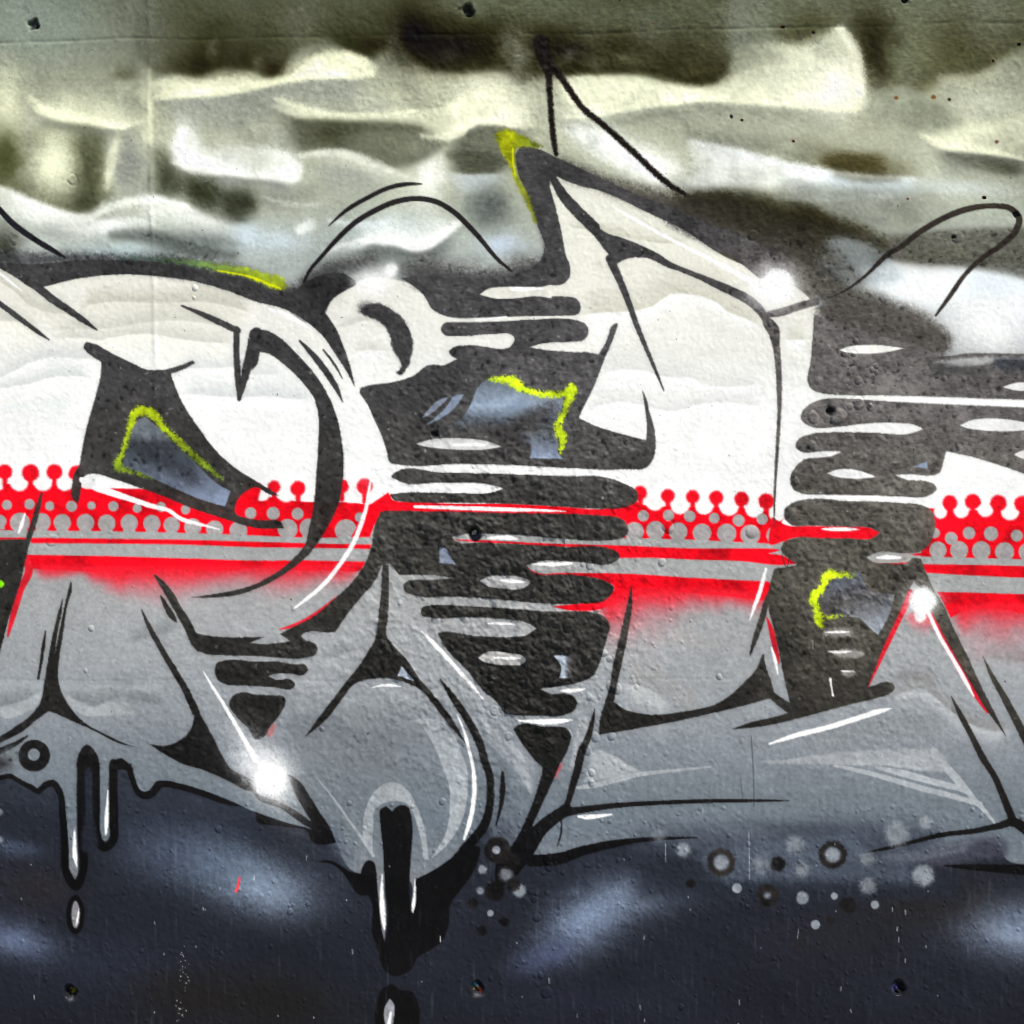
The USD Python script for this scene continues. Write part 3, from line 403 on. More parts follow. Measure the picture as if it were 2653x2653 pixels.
paint(stroke('@20 1310,1465,20 1500,1630,10'), (46, 40, 36), .5, 3); paint(stroke('@21 0,105,10 100,175,12 190,180,12 250,120,12 285,30,8'), (128, 124, 118), .35, 3)
OUT('@20 25,1170* 60,1112 200,1125 340,1190 500,1260 750,1380 1000,1490 1200,1560 1500,1690 1700,1770 1932,1880 @31 100,40 220,150* 60,120 @21 1900,172 1760,80 1650,-8 @20 1600,1915 1300,1735 1000,1590 700,1450 450,1380 335,1330* 300,1340 285,1405* 340,1600 375,1750 410,1932 @21 435,60 432,170 400,203 260,226* 260,310* 400,306 490,325 522,385 505,435 430,455 150,456 @11 1932,460 1700,467 1530,473* 1420,450 1330,400 1270,300 1170,215 1095,170* 1200,150 1400,140 1700,170 1932,150 @21 60,120 150,90 215,30 @20 245,1880 190,1690 100,1440 40,1290', label='black top of the left black column with its tall spike')
ST('@20 310,1345,50 400,1490,80 500,1600,86 620,1715,90')
OUT('@20 560,1640* 640,1705 700,1748 850,1800 1000,1862 1100,1912 @21 1200,45 1330,100 1500,165 1700,248 1800,298 1870,355 1940,450* 1940,530* 1880,445 1800,385 1700,322 1560,255 1400,172 1250,112 1150,75 1050,25 950,10 850,28 790,62* 740,0 @20 660,1830 600,1750')
ST('@21 740,20,66 800,150,56 870,320,48 950,540,40 1020,710,32 1080,850,24 1150,1020,8')
# first black column with its fingers
paint('@11 860,1880* 1000,1785* 1030,1840 1100,1856 1932,1872 @21 400,1895 700,1908 930,1840* 1000,1900* @22 880,70* 800,60 400,40 0,40 @12 1932,20 980,20* 920,60 895,100* 860,190* 720,190*', RED, .98, 1.4, 'red_band', .1, None, .05, 'slot_band')
paint('@11 1690,292* 1750,250 1850,236 1932,233 @21 200,236 300,218* 300,320* 200,306 0,320 @11 1932,324 1800,321', lambda x, y: fillc(x, y) * .99, 1, 1.5, 'light_slot', .1)
OUT('@11 1395,550 1420,510 1500,500 1700,500 1932,488 @21 200,478 450,478 560,520 582,570 550,630 450,650 300,655 200,670 130,690* 250,710 450,725 600,732 655,745* 720,630 765,520 800,508 790,550 700,780 600,1030 520,1190 508,1225* 600,1270 850,1350 1015,1392* 1020,1280 1005,1150 985,1015* 1010,1060 1040,1180 1075,1300 1085,1420 1070,1530 1020,1595 850,1612 400,1600 0,1585 @11 1932,1575 1500,1572 1100,1578 1010,1555 990,1480 960,1380 900,1250 840,1120 782,1030* 790,1000 850,980 1050,950 1200,900 1290,830 1340,820 1400,828 1522,778* 1475,755 1458,720 1490,690 1600,675 1932,667 @21 20,652 22,625 @11 1932,598 1800,592 1600,603 1500,606 1420,595', label='black column with finger-like bars, left of the white letter')
OUT('@11 1022,1660 1060,1630 1400,1635 1932,1640 @21 0,1655 400,1662 700,1670 850,1720 950,1785 945,1850 880,1890 700,1910 400,1895 0,1875 @11 1932,1870 1500,1862 1100,1855 1030,1835 1015,1800* 1100,1790 1500,1790 1780,1785 1872,1755* 1750,1725 1400,1712 1080,1700', 'black_bar')
OUT('@12 940,0* @11 970,1925* 1200,1925 1932,1935 @22 0,15 400,15 700,30 800,42 860,80 882,140 850,190 750,212 400,205 0,182 @12 1932,165 1700,165 1550,172 1480,190* 1500,215 1700,230 1932,242 @22 200,252 400,264 750,282 805,310 812,350 760,385 500,378 200,376 108,400* 165,458 400,470 540,485 700,522 772,570 750,625 680,680 580,690 200,690 0,680 @12 1932,660 1500,640 1200,630 1130,600 1115,560 1140,525 1180,515 1300,515 1480,500* 1400,483 1100,485 1080,475* 1000,390 955,400* 900,520 800,640 700,760 600,905* 560,910 400,905 340,930 400,985* 290,1000 240,960 180,922* 300,860 450,780 600,650 700,560 830,380 870,270 900,100', label='black lower column with bars and a curved outline')
paint('@11 1090,1858* 1400,1868 1932,1880 @21 400,1900 520,1912* 500,1925 300,1930 @11 1932,1925 1500,1915 1200,1915', RED, .95, 1.5, 'light_slot', .12)
OUT('@02 1470,912* 1550,930 1932,945 @12 65,945* 0,970 @02 1885,988* @12 60,1000 200,985 300,975 430,985 462,1010 465,1045 440,1085 400,1095 0,1088 @02 1700,1082 1550,1070 1500,1050*', 'black_bar')
OUT('@02 1625,1190 1640,1140 1680,1125 1932,1128 @12 0,1130 150,1130 300,1150 370,1150 395,1190 370,1225 250,1220 130,1225 90,1240* 150,1265 270,1270 298,1305 270,1335 150,1325 0,1315 @02 1850,1310 1700,1300 1640,1260', 'black_bar')
OUT('@02 1732,1440 1760,1390 1830,1362 1932,1375 @12 0,1385 120,1385 220,1405 225,1440 180,1530 110,1620 60,1700 0,1720 @02 1880,1640 1800,1560', 'black_bar')
ST('@02 1170,480,14 1260,590,56 1350,740,60 1420,860,66 1480,1000,50 1500,1050,16'); ST('@02 1215,635,14 1260,720,40 1310,800,40 1335,830,10')
OUT('@12 1245,750 1265,715 1300,708 1600,712 1932,720 @22 0,740 300,752 600,758 690,785 740,850 720,950 690,1050 660,1150 610,1240 500,1290 400,1312 215,1335* 280,1370 450,1385 492,1430 480,1490 400,1532 200,1538 0,1530 @12 1932,1530 1880,1520 1830,1450 1720,1350 1600,1200 1450,1050 1372,915* 1420,905 1600,930 1932,945 @22 0,940 100,932 188,880* 110,835 0,822 @12 1932,808 1600,795 1300,795 1260,785', label='black foot of the left column, pitted and rough')
OUT('@22 10,1640* 50,1610 250,1620 430,1650 450,1700* 430,1780 380,1880 330,1960 @23 330,60 230,60 @22 230,1932 180,1880 80,1750', label='black triangle under the left column')
# middle fork and big round letter
OUT('@12 955,395* 1003,395* 1005,550 998,800 985,930 1060,1030 1150,1130 1230,1250 1340,1380 1480,1560 1590,1755* 1460,1610 1330,1440 1260,1350* 1190,1312 1100,1278 1000,1257 900,1258 800,1275 740,1302 660,1400 530,1570 370,1702* 470,1560 600,1390 700,1260 780,1160 850,1050 905,950 925,800 945,600', label='black fork outline above the round letter')
ST('@12 1390,1260,10 1480,1390,46 1600,1570,56 1680,1720,60 1735,1900,58 @13 1765,60,56 1772,180,56 1762,300,60 1725,430,70 1650,530,74 1560,620,60')
OUT('@13 470,705 560,695 640,735 720,785 790,800* 812,730 850,695 890,712 908,780 915,880 930,1050 950,1220 972,1312* 992,1230 978,900 968,800 960,600 940,400 940,310 985,290 1030,328* 1060,290 1120,280 1155,300 1168,340 1168,700 1158,900 1172,1092* 1200,1050 1200,900 1212,835* 1290,800 1450,700 1570,600 1690,600 1680,690 1640,790 1560,900 1470,1030 1450,1200 1400,1310 1300,1380 1220,1430 1180,1510 1100,1560 1050,1570 980,1530 935,1450 920,1370 880,1250 870,1000 850,960 800,965 750,930 700,850 640,770 560,720', 'paint_drip', label='big black drip under the round letter')
OUT('@13 920,1960 915,1750 960,1660 1030,1630 1080,1670 1180,1690 1215,1750 1220,1960', 'paint_drip', label='black drop at the bottom edge'); ST('@13 1862,30,20 1864,150,42 1850,280,30 1810,440,6'); 
# left letter
OUT('@01 630,685 650,652 700,660 850,740 1000,810 1100,855 1200,862 1350,830 1455,788* 1472,808* 1380,860 1290,890* 1330,1010 1400,1150 1500,1300 1620,1460 1760,1590 1932,1700 @11 100,1760 178,1810* 100,1800 0,1745 @01 1850,1780 1790,1850 1765,1932 @02 1780,0 1932,60 @12 200,90 212,125* 0,125 @02 1932,118 1700,55 1500,-10 @01 1400,1885 1250,1822 1000,1732 850,1682 720,1645 660,1650 617,1680* 605,1800 588,1872* 553,1840 545,1720 560,1640 600,1580* 620,1450 660,1270 720,1060 760,900 765,800* 700,760 650,720', 'black_counter', label='black waisted shape with a grey-blue window in it')
ST('@01 1370,375,14 1550,450,40 1700,520,50 1795,565,48'); ST('@01 1785,555,46 1785,750,46 1798,950,46 1805,1085,26'); ST('@01 1808,1080,24 1850,900,62 1900,700,78 1935,585,90 @11 20,640,80')
OUT('@01 1900,600* 1932,562 @11 60,558 170,610 300,730 450,900 560,1080 620,1250 650,1400 663,1550 655,1700 630,1850 @12 600,0 520,150 470,230 420,300 300,410 150,510 0,582 @02 1800,625 1650,645 1430,648* 1650,615 1800,585 @12 0,543 130,475 280,355 375,240 400,130 425,0 @11 432,1932 455,1650 468,1450 468,1180 440,1080 330,930 200,810 100,740 30,722* 0,830 @01 1900,860*', label='long black sickle curve inside the left letter')
ST('@11 330,640,14 450,770,46 560,920,46 620,1020,34 655,1105,6'); ST('@11 510,710,12 600,830,20 655,930,6')
OUT('@11 780,420 830,375 900,355 1000,390 1100,465 1160,555 1186,650 1172,760 1140,850 1090,907* 1062,890 1098,830 1080,780 1030,700 1010,600 970,530 900,480 820,450', f=2.2, label='black hook inside the round white horn'); soft('@11 800,390,70 900,400,80 1000,450,70', (62, 60, 62), .85, 9)
OUT('@02 535,520* 545,560 510,700 480,900 450,1100 440,1250 470,1370 550,1500 640,1590 800,1680 950,1750 1055,1783* 900,1745 700,1645 550,1580 430,1525 370,1502* 290,1560 180,1650 0,1745 -150,1820* -150,1760* 0,1695 120,1620 240,1530 310,1430 330,1330 350,1200 385,1000 430,800 475,640* 470,720 430,950 415,1080* 430,1000 470,800 510,620', label='black three-legged fork on the left letter')
ST('@02 345,900,8 330,1000,22 315,1120,24 290,1260,18'); ST('@02 1070,740,8 1130,870,34 1200,1000,40 1300,1170,46 1400,1340,50 1480,1510,60')
OUT('@02 1465,1440* 1520,1540 1600,1680 1690,1860 @03 1740,0 1850,60 1932,130 @13 0,165 150,240 300,320 420,405* 350,290 290,180 240,40* 330,100 400,200 480,330 560,450 605,560* 500,580 420,550 400,490 200,440 0,385 @03 1932,350 1700,275 1500,205 1320,155 1220,150 1190,190 1140,228 1080,230 1030,200 985,100 950,-20* 995,-20* 1030,100 1060,165 1100,178 1140,155 1180,100 1250,93 1340,110 1600,190 1932,330 @13 200,402 430,465* 330,405 200,310 0,215 @03 1920,190 1850,165 1750,110 1640,55 1500,0 @02 1400,1910 1250,1830 1130,1755* 1250,1765 1350,1730 1430,1660 1468,1540', label='black wedge and outline along the foot of the left letter')
ST('@03 -60,95,40 90,62,36 160,105,36 230,140,40 290,175,42 340,130,50 400,112,52 448,170,50 475,350,52 492,600,56 510,800,62 575,890,72 622,800,60 622,500,66 615,200,66 610,-20,60 @02 620,1900,50', name='paint_drip', label='black outline of the long drip'); ST('@03 725,-20,60 728,300,60 730,480,62 752,570,70 795,600,62 848,560,62 858,400,70 856,150,66 858,-40,60', name='paint_drip', label='black outline of the shorter drip')
OUT('@02 585,1940 600,1820 655,1755 715,1800 745,1940', label='black round-topped notch between the drips'); OUT('@02 838,1940 860,1880 915,1857 960,1890 1005,1940 @03 1000,40* 940,10* 900,10* 840,10*'); paint('@03 645,-10* 690,-10* 698,300 700,640 660,640 650,300', NV, .9, 4)
paint(disc('@02 260,1840,120').difference(disc('@02 258,1832,46')), black, .95, 1.8, 'painted_ring', .25, None, .08, label='black ring at the left edge above the drips'); ST('@02 210,1690,10 120,1750,36 -20,1815,50'); blob('@02 75,1835,60', 60, (120, 130, 134), .8); blob('@02 15,1900,70', 60, (36, 34, 38), .8)
OUT('@02 -150,215* 0,213 205,203* 200,330* 150,550 80,760 30,950 0,1060 -150,1400*', label='black edge at the left of the picture'); ST('@01 315,1790,12 290,1880,34 @02 250,100,44 210,220,38 190,340,20')
OUT(disc('@03 570,1105,150', .46, math.pi / 2), 'paint_drip', label='black drop below the long drip'); paint(disc('@03 572,1105,104', .3, math.pi / 2), (142, 142, 148), .95, 1.6, 'paint_drip', .1, sub='drop_shine')
# second black column at the right
soft('@31 400,420,90 560,440,240 800,490,280 1050,560,250 1280,660,190', (84, 80, 76), .97, 11)
COLR = '@31 345,440* 335,600 320,800 300,955 330,1010 400,1035 600,1052 880,1055 1150,1060 1500,1072 2060,1090* 2060,745* 1700,735 1450,742 1360,760 1250,740 1100,680 900,620 700,570 500,500'
OUT(COLR, f=1.6, label='black top of the right black column'); paint(poly('@31 1255,800* 1330,790 1450,772 1700,762 2060,775* 2060,800* 1850,790 1700,805 1560,830 1450,840 1350,815'), (206, 208, 208), .8, 4, None, .15); paint('@31 1700,775* 1850,770 2060,790* 2060,880* 1850,860 1720,850', (62, 66, 72), .9, 6); soft('@31 1250,850,60 1450,860,70 1650,880,60', (74, 75, 76), .7, 8)
OUT('@31 245,1205 280,1150 350,1100 430,1080 600,1078 900,1098 1300,1118 2060,1150* 2060,1690* 1932,1645 1700,1565 1500,1508 1345,1475* 1325,1540 1290,1640 1200,1660 1080,1648 960,1655* 1050,1692 1200,1702 1262,1735 1268,1765 1220,1805 1000,1818 700,1810 400,1802 260,1795 185,1755 165,1690 200,1600 290,1530 380,1525 480,1510 560,1475* 400,1475 250,1478 208,1445 220,1395 320,1345 450,1332 800,1335 1080,1340 1170,1308* 1100,1275 980,1262 700,1270 540,1290 300,1278 255,1245', label='right black column with finger-like bars')
OUT('@31 120,1925 180,1865 260,1842 600,1850 1000,1865 1180,1890 1240,1932 @32 1258,60 1250,160 1210,250 1150,300 1050,312 800,312 740,345* 790,378 900,388 1050,382 1090,350 1150,355* 1200,480 1270,620 1300,660 1400,880 1500,1080 1600,1300 1700,1500 1800,1705* 1740,1620 1650,1500 1550,1330 1400,1070 1250,780 1190,640* 1100,520* 1060,590 1000,740 880,1000 752,1325* 800,1310 880,1283 930,1292 957,1330 930,1362 800,1410 600,1460 300,1540 0,1612 @22 1800,1630 1660,1642* 1800,1590 1932,1560 @32 60,1545 150,1520* 60,1450 -10,1390* -10,1320* 60,1375 165,1445* 120,1250 100,1150 80,1050 40,870 0,720 5,590 25,500 45,430* 210,405* 215,390* 110,320* 97,270 140,215 200,196 400,199 600,200 800,190 842,155* 780,125 600,112 300,105 180,100 130,60', label='black foot of the right column around the leaning white leg')
ST('@21 1850,390,60 1920,480,60 @31 10,520,90 40,560,92 55,640,66 78,850,46 85,1000,40 84,1200,30 70,1450,26 55,1700,20 46,1932,12 @32 45,120,5'); ST('@31 10,440,50 100,425,60 220,385,58 360,345,60')
# lower middle letter
OUT('@22 905,535* 925,545 910,700 880,900 835,1130 790,1330 770,1435* 850,1490 950,1520 1080,1532 1250,1515 1400,1490 1520,1460 1630,1400 1750,1290 1850,1180 1885,1085* 1905,1070* 1915,1160 1960,1290 1970,1400 1932,1412 1800,1450 1600,1500 1400,1545 1200,1590 1000,1625 800,1660 660,1682* 660,1600 690,1480 730,1350 770,1130 825,900 870,700', label='black sweeping outline under the white letter')
ST('@22 625,1490,8 600,1620,40 560,1740,50 530,1800,60 500,1932,60 @23 455,150,52 415,280,46 390,330,60'); ST('@23 300,-20,110 240,150,84 170,320,66 110,460,66 40,600,84 @13 1860,740,100 1820,860,20', label='black crossing lines at the foot of the middle letter')
ST('@23 410,315,90 300,390,96 200,480,112 100,610,150 0,740,150 @13 1850,860,70'); ST('@23 400,335,66 550,312,50 800,280,40 1100,262,34 1500,248,30 1932,245,18 @33 160,245,6'); ST('@23 150,700,90 350,685,90 550,620,72 750,575,60 950,545,38 1150,530,26 1400,525,8'); ST('@23 372,390,10 375,470,14 345,585,8')
ST('@32 1380,1390,6 1440,1510,36 1540,1700,44 1620,1860,50 @33 1700,50,46 1780,230,52 1840,380,60'); ST('@32 1620,1090,6 1690,1240,34 1780,1400,50 1880,1590,60 1990,1800,70'); ST('@33 2000,500,90 1930,450,80 1860,408,70 1740,435,50 1550,475,40 1300,505,36 1100,555,30 900,605,24 720,640,6'); ST('@33 1330,735,10 1500,745,40 1700,755,60 2060,775,90')
ST('@22 1950,590,12 1930,650,34 1890,800,46 1840,950,40 1795,1090,8')

# ------------------------------------------------------------------ windows in the black: grey-blue spray with lime edges
def shade(stops, w=0.0): return lambda x, y: ramp(y + w * x, stops)
BLU = lambda g, c, lab, a=.97: paint(g, c, a, 1.8, 'grey_blue_window', .14, None, .05, label=lab)
BLU('@01 1095,1215* 1200,1300 1350,1440 1500,1590 1640,1720 1740,1775* 1700,1892* 1550,1850 1350,1770 1200,1700 1000,1620 920,1600* 960,1450 1000,1300 1040,1235', shade([(1070, (128, 134, 142)), (1120, (112, 120, 128)), (1150, (62, 66, 72)), (1200, (84, 92, 104)), (1240, (104, 114, 132)), (1320, (140, 156, 184))], 0), 'grey-blue window of the left black shape')
soft('@01 1080,1480,120 1250,1540,110 1480,1690,90', (50, 52, 58), .75, 14)
BLU('@11 1750,925* 1932,930 @21 60,1010 250,1055 392,1062* 370,1190 325,1290 350,1400 350,1490 385,1532* 135,1527* 148,1450 140,1425* 60,1390 0,1330 @11 1850,1300 1650,1305 1440,1303* 1560,1220 1640,1080 1670,1000', shade([(980, (96, 106, 116)), (1050, (150, 166, 186)), (1085, (84, 92, 102)), (1110, (70, 72, 74)), (1150, (104, 112, 126)), (1190, (138, 152, 178))], 0), 'grey-blue window of the left column')
soft('@21 330,1130,100 150,1230,150 @11 1900,1320,110 1700,1290,50', (62, 60, 60), .9, 16); blob('@21 10,1180,150', 45, (126, 142, 162), .6, -.5); paint('@11 1750,1310* 1932,1290 @21 130,1420* 135,1530* 0,1530 @11 1800,1500', (60, 58, 58), .9, 5)
BLU('@11 1252,1228* 1320,1140 1400,1080 1465,1063* 1380,1145 1310,1200', (142, 152, 170), 'upper slim blue sliver'); BLU('@11 1278,1283* 1400,1180 1460,1110 1490,1062 1572,1045* 1510,1140 1400,1225', (138, 152, 174), 'lower slim blue sliver')
BLU('@32 690,452* 720,520 760,580 850,610 955,620* 920,760 830,932* 740,850 700,810 550,790 420,780 405,700 412,610 460,540 560,490', shade([(2140, (118, 128, 144)), (2230, (84, 92, 106)), (2330, (92, 90, 92)), (2420, (150, 158, 168)), (2560, (200, 210, 222))], .35), 'grey-blue window of the right column'); blob('@32 480,735,110', 50, (70, 68, 66), .8)
BLU('@22 315,1085* 360,1140 375,1200 357,1255* 480,1245 560,1190 570,1140 500,1085 400,1080', lambda x, y: ramp(x, [(1436, (196, 210, 226)), (1462, (170, 184, 198)), (1472, (92, 92, 94)), (1484, (58, 56, 55)), (1530, (44, 42, 40))]), 'pale blue glint low on the left column')
BLU('@12 1385,270* 1440,275 1465,330 1510,397* 1387,387*', (124, 134, 152), 'small blue facet on the left column'); BLU('@12 1070,1237* 1100,1165* 1200,1278*', (168, 178, 194), 'small blue triangle in the fork'); BLU('@31 1095,1592* 1200,1550* 1202,1607*', (146, 160, 182), 'small blue triangle in the right column')
LM = (184, 210, 28)
def lime(t, lab, f=4.0, a=.95, c=LM): paint(stroke(t) if isinstance(t, str) else t, c, a, f, 'lime_edge', .45, None, .12, label=lab)
lime('@01 1690,1700,8 1560,1590,36 1400,1450,45 1250,1310,46 1125,1180,66 1050,1168,74 1000,1230,50 960,1380,34 910,1520,38 885,1590,64 960,1618,26 1060,1650,14 1150,1685,4', 'lime edge around the left grey-blue window', c=lambda x, y: ramp(y, [(1060, (190, 212, 26)), (1150, (170, 198, 32)), (1260, (110, 140, 40))]) * 1.0)
lime('@11 1745,930,14 1870,935,50 1932,940,72 @21 30,970,76 100,1010,46 250,1045,46 400,1035,50 452,1012,88 425,1090,52 390,1190,46 345,1290,50 372,1345,72 385,1400,54 365,1480,24', 'lime edge around the window of the left column')
lime('@32 650,485,14 540,475,40 450,480,72 410,570,48 345,650,74 365,730,38 388,820,66 405,865,22', 'lime edge of the window in the right column'); lime('@32 410,795,26 500,788,16 575,785,6', None)
lime('@01 900,12,10 1200,28,26 1500,58,44 1700,95,60 1932,145,74 @11 80,180,86 180,210,90 215,235,40', 'lime streak along the black outline at the left', 4.5, .85, lambda x, y: ramp(x, [(380, (70, 92, 84)), (520, (110, 146, 72)), (640, (160, 186, 40)), (740, (176, 196, 26))]))
paint(stroke('@01 1640,110,10 1932,172,18 @11 80,205,18 190,250,16'), (222, 226, 12), .9, 1.5)
lime(poly('@10 1812,1000 1860,982 1932,980 @20 30,1000 110,1040 245,1112* 150,1118 60,1108 20,1160 22,1250 38,1335* @10 1925,1275 1880,1180 1830,1090'), 'lime tip on the tall black spike', 4.0, .95, lambda x, y: ramp(x, [(1290, (150, 158, 12)), (1325, (186, 194, 12)), (1350, (150, 166, 24)), (1410, (96, 106, 40))]))
lime('@20 5,1130,14 8,1250,20 30,1340,34 80,1430,46 130,1540,40 180,1680,12', None, 3.0, .85, (150, 160, 26)); paint(stroke('@20 8,1120,14 10,1230,14 28,1325,14'), (226, 232, 12), .9, 1.5); lime(disc('@02 0,545,30'), 'lime spot at the left edge', 2, .95, (130, 220, 10))

# ------------------------------------------------------------------ light slots, highlights, glows
def slot(g, c, lab=None, rough=.1, f=1.5): paint(g if not isinstance(g, str) else poly(g), c, .98, f, 'light_slot', rough, None, .03, label=lab)
slot('@11 1210,1420* 1300,1390 1400,1378 1600,1380 1750,1400 1858,1440* 1750,1460 1600,1465 1400,1455 1280,1440', (216, 216, 214))
slot('@12 1690,522* 1750,490 1850,480 1932,480 @22 80,495 140,532 90,575 0,585 @12 1850,577 1750,560', (172, 172, 173)); slot('@12 1680,1100* 1720,1070 1932,1070 @22 80,1085 107,1115 80,1150 0,1158 @12 1800,1150 1720,1130', (176, 174, 173))
slot('@31 535,710* 620,682 750,672 900,680 1022,698* 900,726 700,738 600,730', (250, 250, 244)); slot('@31 1770,990* 1850,963 2060,955* 2060,1015* 1850,1012', (250, 250, 248)); slot('@31 445,1640* 520,1613 620,1610 720,1630 812,1667* 700,1682 600,1678 500,1665', (252, 252, 252))
slot('@31 1445,1280* 1520,1245 1700,1228 1850,1240 1960,1262 2060,1290 1960,1312 1800,1324 1600,1315 1500,1300', (244, 244, 243)); slot('@31 1853,1500* 1900,1475 2060,1466* 2060,1540* 1900,1524', (240, 236, 236))
slot(stroke('@11 1400,468,30 1530,486,26 1700,481,28 1932,475,28 @21 100,468,20 300,463,18 440,462,24'), (236, 236, 228))
for t, ry, c, a in (('@32 530,910,120', 40, (140, 136, 132), .8), ('@32 610,1070,120', 34, (160, 156, 152), .85), ('@32 610,1215,60', 26, (150, 146, 144), .7)): paint(disc(t, ry / 120 if ry > 30 else .45), c, a, 3.5, 'light_slot', .15)
slot('@13 1012,1738* 975,1800 970,1900 985,1960* 1030,1960* 1046,1850 1042,1780', (142, 144, 152)); slot('@32 780,345* 830,325 1000,318 1100,330 1070,360 900,384 790,372', (166, 164, 160)); 
GLOW = (255, 255, 255)
def hi(t, a=.97, f=1.6, lab=None): paint(stroke(re.sub(r'(\S+?,\S+?),([\d.]+)', lambda m: f'{m[1]},{float(m[2]) * .82:.1f}', t)), GLOW, a, f, 'white_highlight', .2, None, .0, None, lab)
for t in ('@01 -20,118,16 80,195,26 168,265,5', '@11 90,398,18 200,432,44 350,515,34 430,565,8', '@11 872,1660,10 850,1800,30 830,1920,36 @12 810,50,40 740,230,42 640,390,42 500,560,38 380,660,32 290,728,12', '@11 1690,482,14 1890,462,18', '@11 1490,1430,20 1600,1425,34 1735,1428,18',
          '@21 0,250,36 100,250,40 235,245,14', '@11 1200,1893,26 1500,1902,36 1932,1915,38 @21 200,1920,26 410,1928,8', '@12 1750,198,16 1820,195,36 1932,198,38 @22 45,205,8', '@22 160,392,10 280,396,36 455,388,16', '@12 1840,517,10 1932,522,34 @22 50,527,26 110,528,6', '@12 1755,842,10 1850,843,26 @22 20,848,10',
          '@12 1800,1102,14 1932,1105,26 @22 65,1106,10', '@22 370,1350,14 460,1350,36 555,1338,10', '@22 55,1575,16 200,1582,38 400,1577,36 455,1570,8', '@12 1250,900,10 1330,980,36 1450,1110,38 1560,1230,34 1650,1330,26 1722,1422,5', '@12 1518,1528,6 1570,1650,22 1610,1800,30 1640,1932,32 @13 1650,150,42 1640,280,40 1610,420,40 1572,535,24',
          '@12 880,1326,6 950,1310,26 1040,1311,20 1100,1320,4', '@02 1535,1200,8 1600,1310,24 1700,1470,32 1800,1640,36 1880,1780,46 1932,1870,70', '@20 750,1550,8 900,1640,28 1050,1722,30 1250,1832,36 1450,1932,42 @21 1700,130,48 1880,235,60', '@22 1918,430,20 1895,520,36 1860,640,38 1830,720,30 1795,818,8',
          '@32 405,130,10 480,132,32 620,132,28 690,132,6', '@32 815,346,16 900,344,40 1000,346,16', '@32 425,910,6 520,908,26 612,906,12', '@32 450,1053,6 530,1060,26 625,1055,10', '@32 550,1200,6 605,1205,16 655,1205,4', '@32 470,1262,24 478,1320,12 490,1388,16', '@32 1210,760,34 1290,930,36 1400,1120,36 1500,1300,36 1552,1392,12',
          '@32 22,1020,10 48,1100,30 74,1228,8', '@32 10,1752,20 200,1690,42 450,1628,46 700,1550,46 860,1500,42 935,1482,8', '@03 565,450,6 565,560,30 570,680,38 582,740,10', '@03 817,165,6 810,300,28 805,420,36 800,500,14', '@03 598,1060,6 590,1120,20 574,1192,6', '@13 955,800,6 950,900,26 955,1050,42 965,1150,40 972,1215,12', '@13 1200,838,5 1200,930,18 1190,1040,28 1184,1092,6',
          '@13 1018,1840,14 1010,1900,32 1000,1960,36', '@23 500,365,18 560,370,42 660,362,34 755,350,12', '@31 900,1080,36 1500,1098,44 2060,1128,44', '@31 470,1815,20 700,1822,34 1000,1830,26 1150,1835,8', '@02 188,12,10 165,90,34 140,160,14', '@02 0,2700,0'[:0] + '@01 670,985,56 640,1120,40 612,1240,10'):
    hi(t)
hi('@01 615,1690,50 700,1730,80 850,1790,64 1000,1840,52 1150,1890,44 1280,1925,36 @02 1350,45,40 1500,92,30 1655,132,10', lab='long white highlight across the red band'); paint('@01 617,1685* 660,1652 722,1662* 718,1740 620,1750', (226, 227, 226), .95, 2)
for t, lab in (('@13 112,85,120', 'round white glow on the left letter'), ('@31 70,225,125', 'round white glow at the right shoulder of the white letter'), ('@32 1165,672,100', 'round white glow at the top of the leaning leg')):
    x, y, r, _ = pts(t)[0]; (x < 1000) and (blob('@13 60,20,300', 110, GLOW, .75, .98, None, 1.6), blob('@13 100,40,190', 170, (226, 230, 236), .3)); blob(t.rsplit(',', 1)[0] + f',{r/TS*1.3:.0f}', r / TS * 1.3, GLOW, .8, 0, None, 2.6); paint(disc(t), GLOW, 1, 9 if x < 1000 else 5, 'white_glow', .15, None, 0, None, lab)
paint(disc('@32 1145,790,46'), GLOW, .97, 3, 'white_glow', .15, label='small white spot below the right glow'); blob('@21 1890,240,110', 90, GLOW, .8); blob('@11 880,190,120', 90, GLOW, .95); blob('@11 960,150,110', 60, (255, 255, 252), .7, -.4); paint(disc('@11 1020,105,50'), GLOW, .98, 5, 'white_glow', .15, label='small white glow on top of the round horn')
blob('@11 830,1450,60', 200, (255, 255, 255), .7); blob('@13 60,0,110', 80, GLOW, .6); blob('@02 1850,1880,90', 90, (230, 232, 238), .6)
# dots and rings at the lower right, flecks
for t, a, f in (('@23 1295,615,52', .9, 5), ('@23 1108,510,50', .6, 9), ('@23 1880,730,62', .7, 9), ('@23 1700,905,37', .97, 2), ('@23 55,925,52', .97, 3), ('@33 205,580,66', .75, 9), ('@33 255,765,56', .8, 7), ('@33 750,680,52', .8, 6), ('@33 970,500,92', .85, 8), ('@33 1187,410,50', .9, 4), ('@33 755,890,62', .85, 7), ('@33 1170,810,82', .9, 5), ('@33 260,980,48', .95, 2.5), ('@33 500,965,27', .95, 2), ('@33 805,1030,32', .95, 2), ('@33 358,1182,35', .97, 2), ('@13 1710,765,33', .9, 2.5), ('@13 1695,925,28', .9, 2.5), ('@13 1770,1095,25', .9, 2), ('@13 1890,805,50', .8, 6), ('@03 0,330,24', .8, 3), ('@03 0,540,26', .8, 3)):
    paint(disc(t), (138, 144, 152), a, f, 'grey_paint_dot', .15, None, .05)
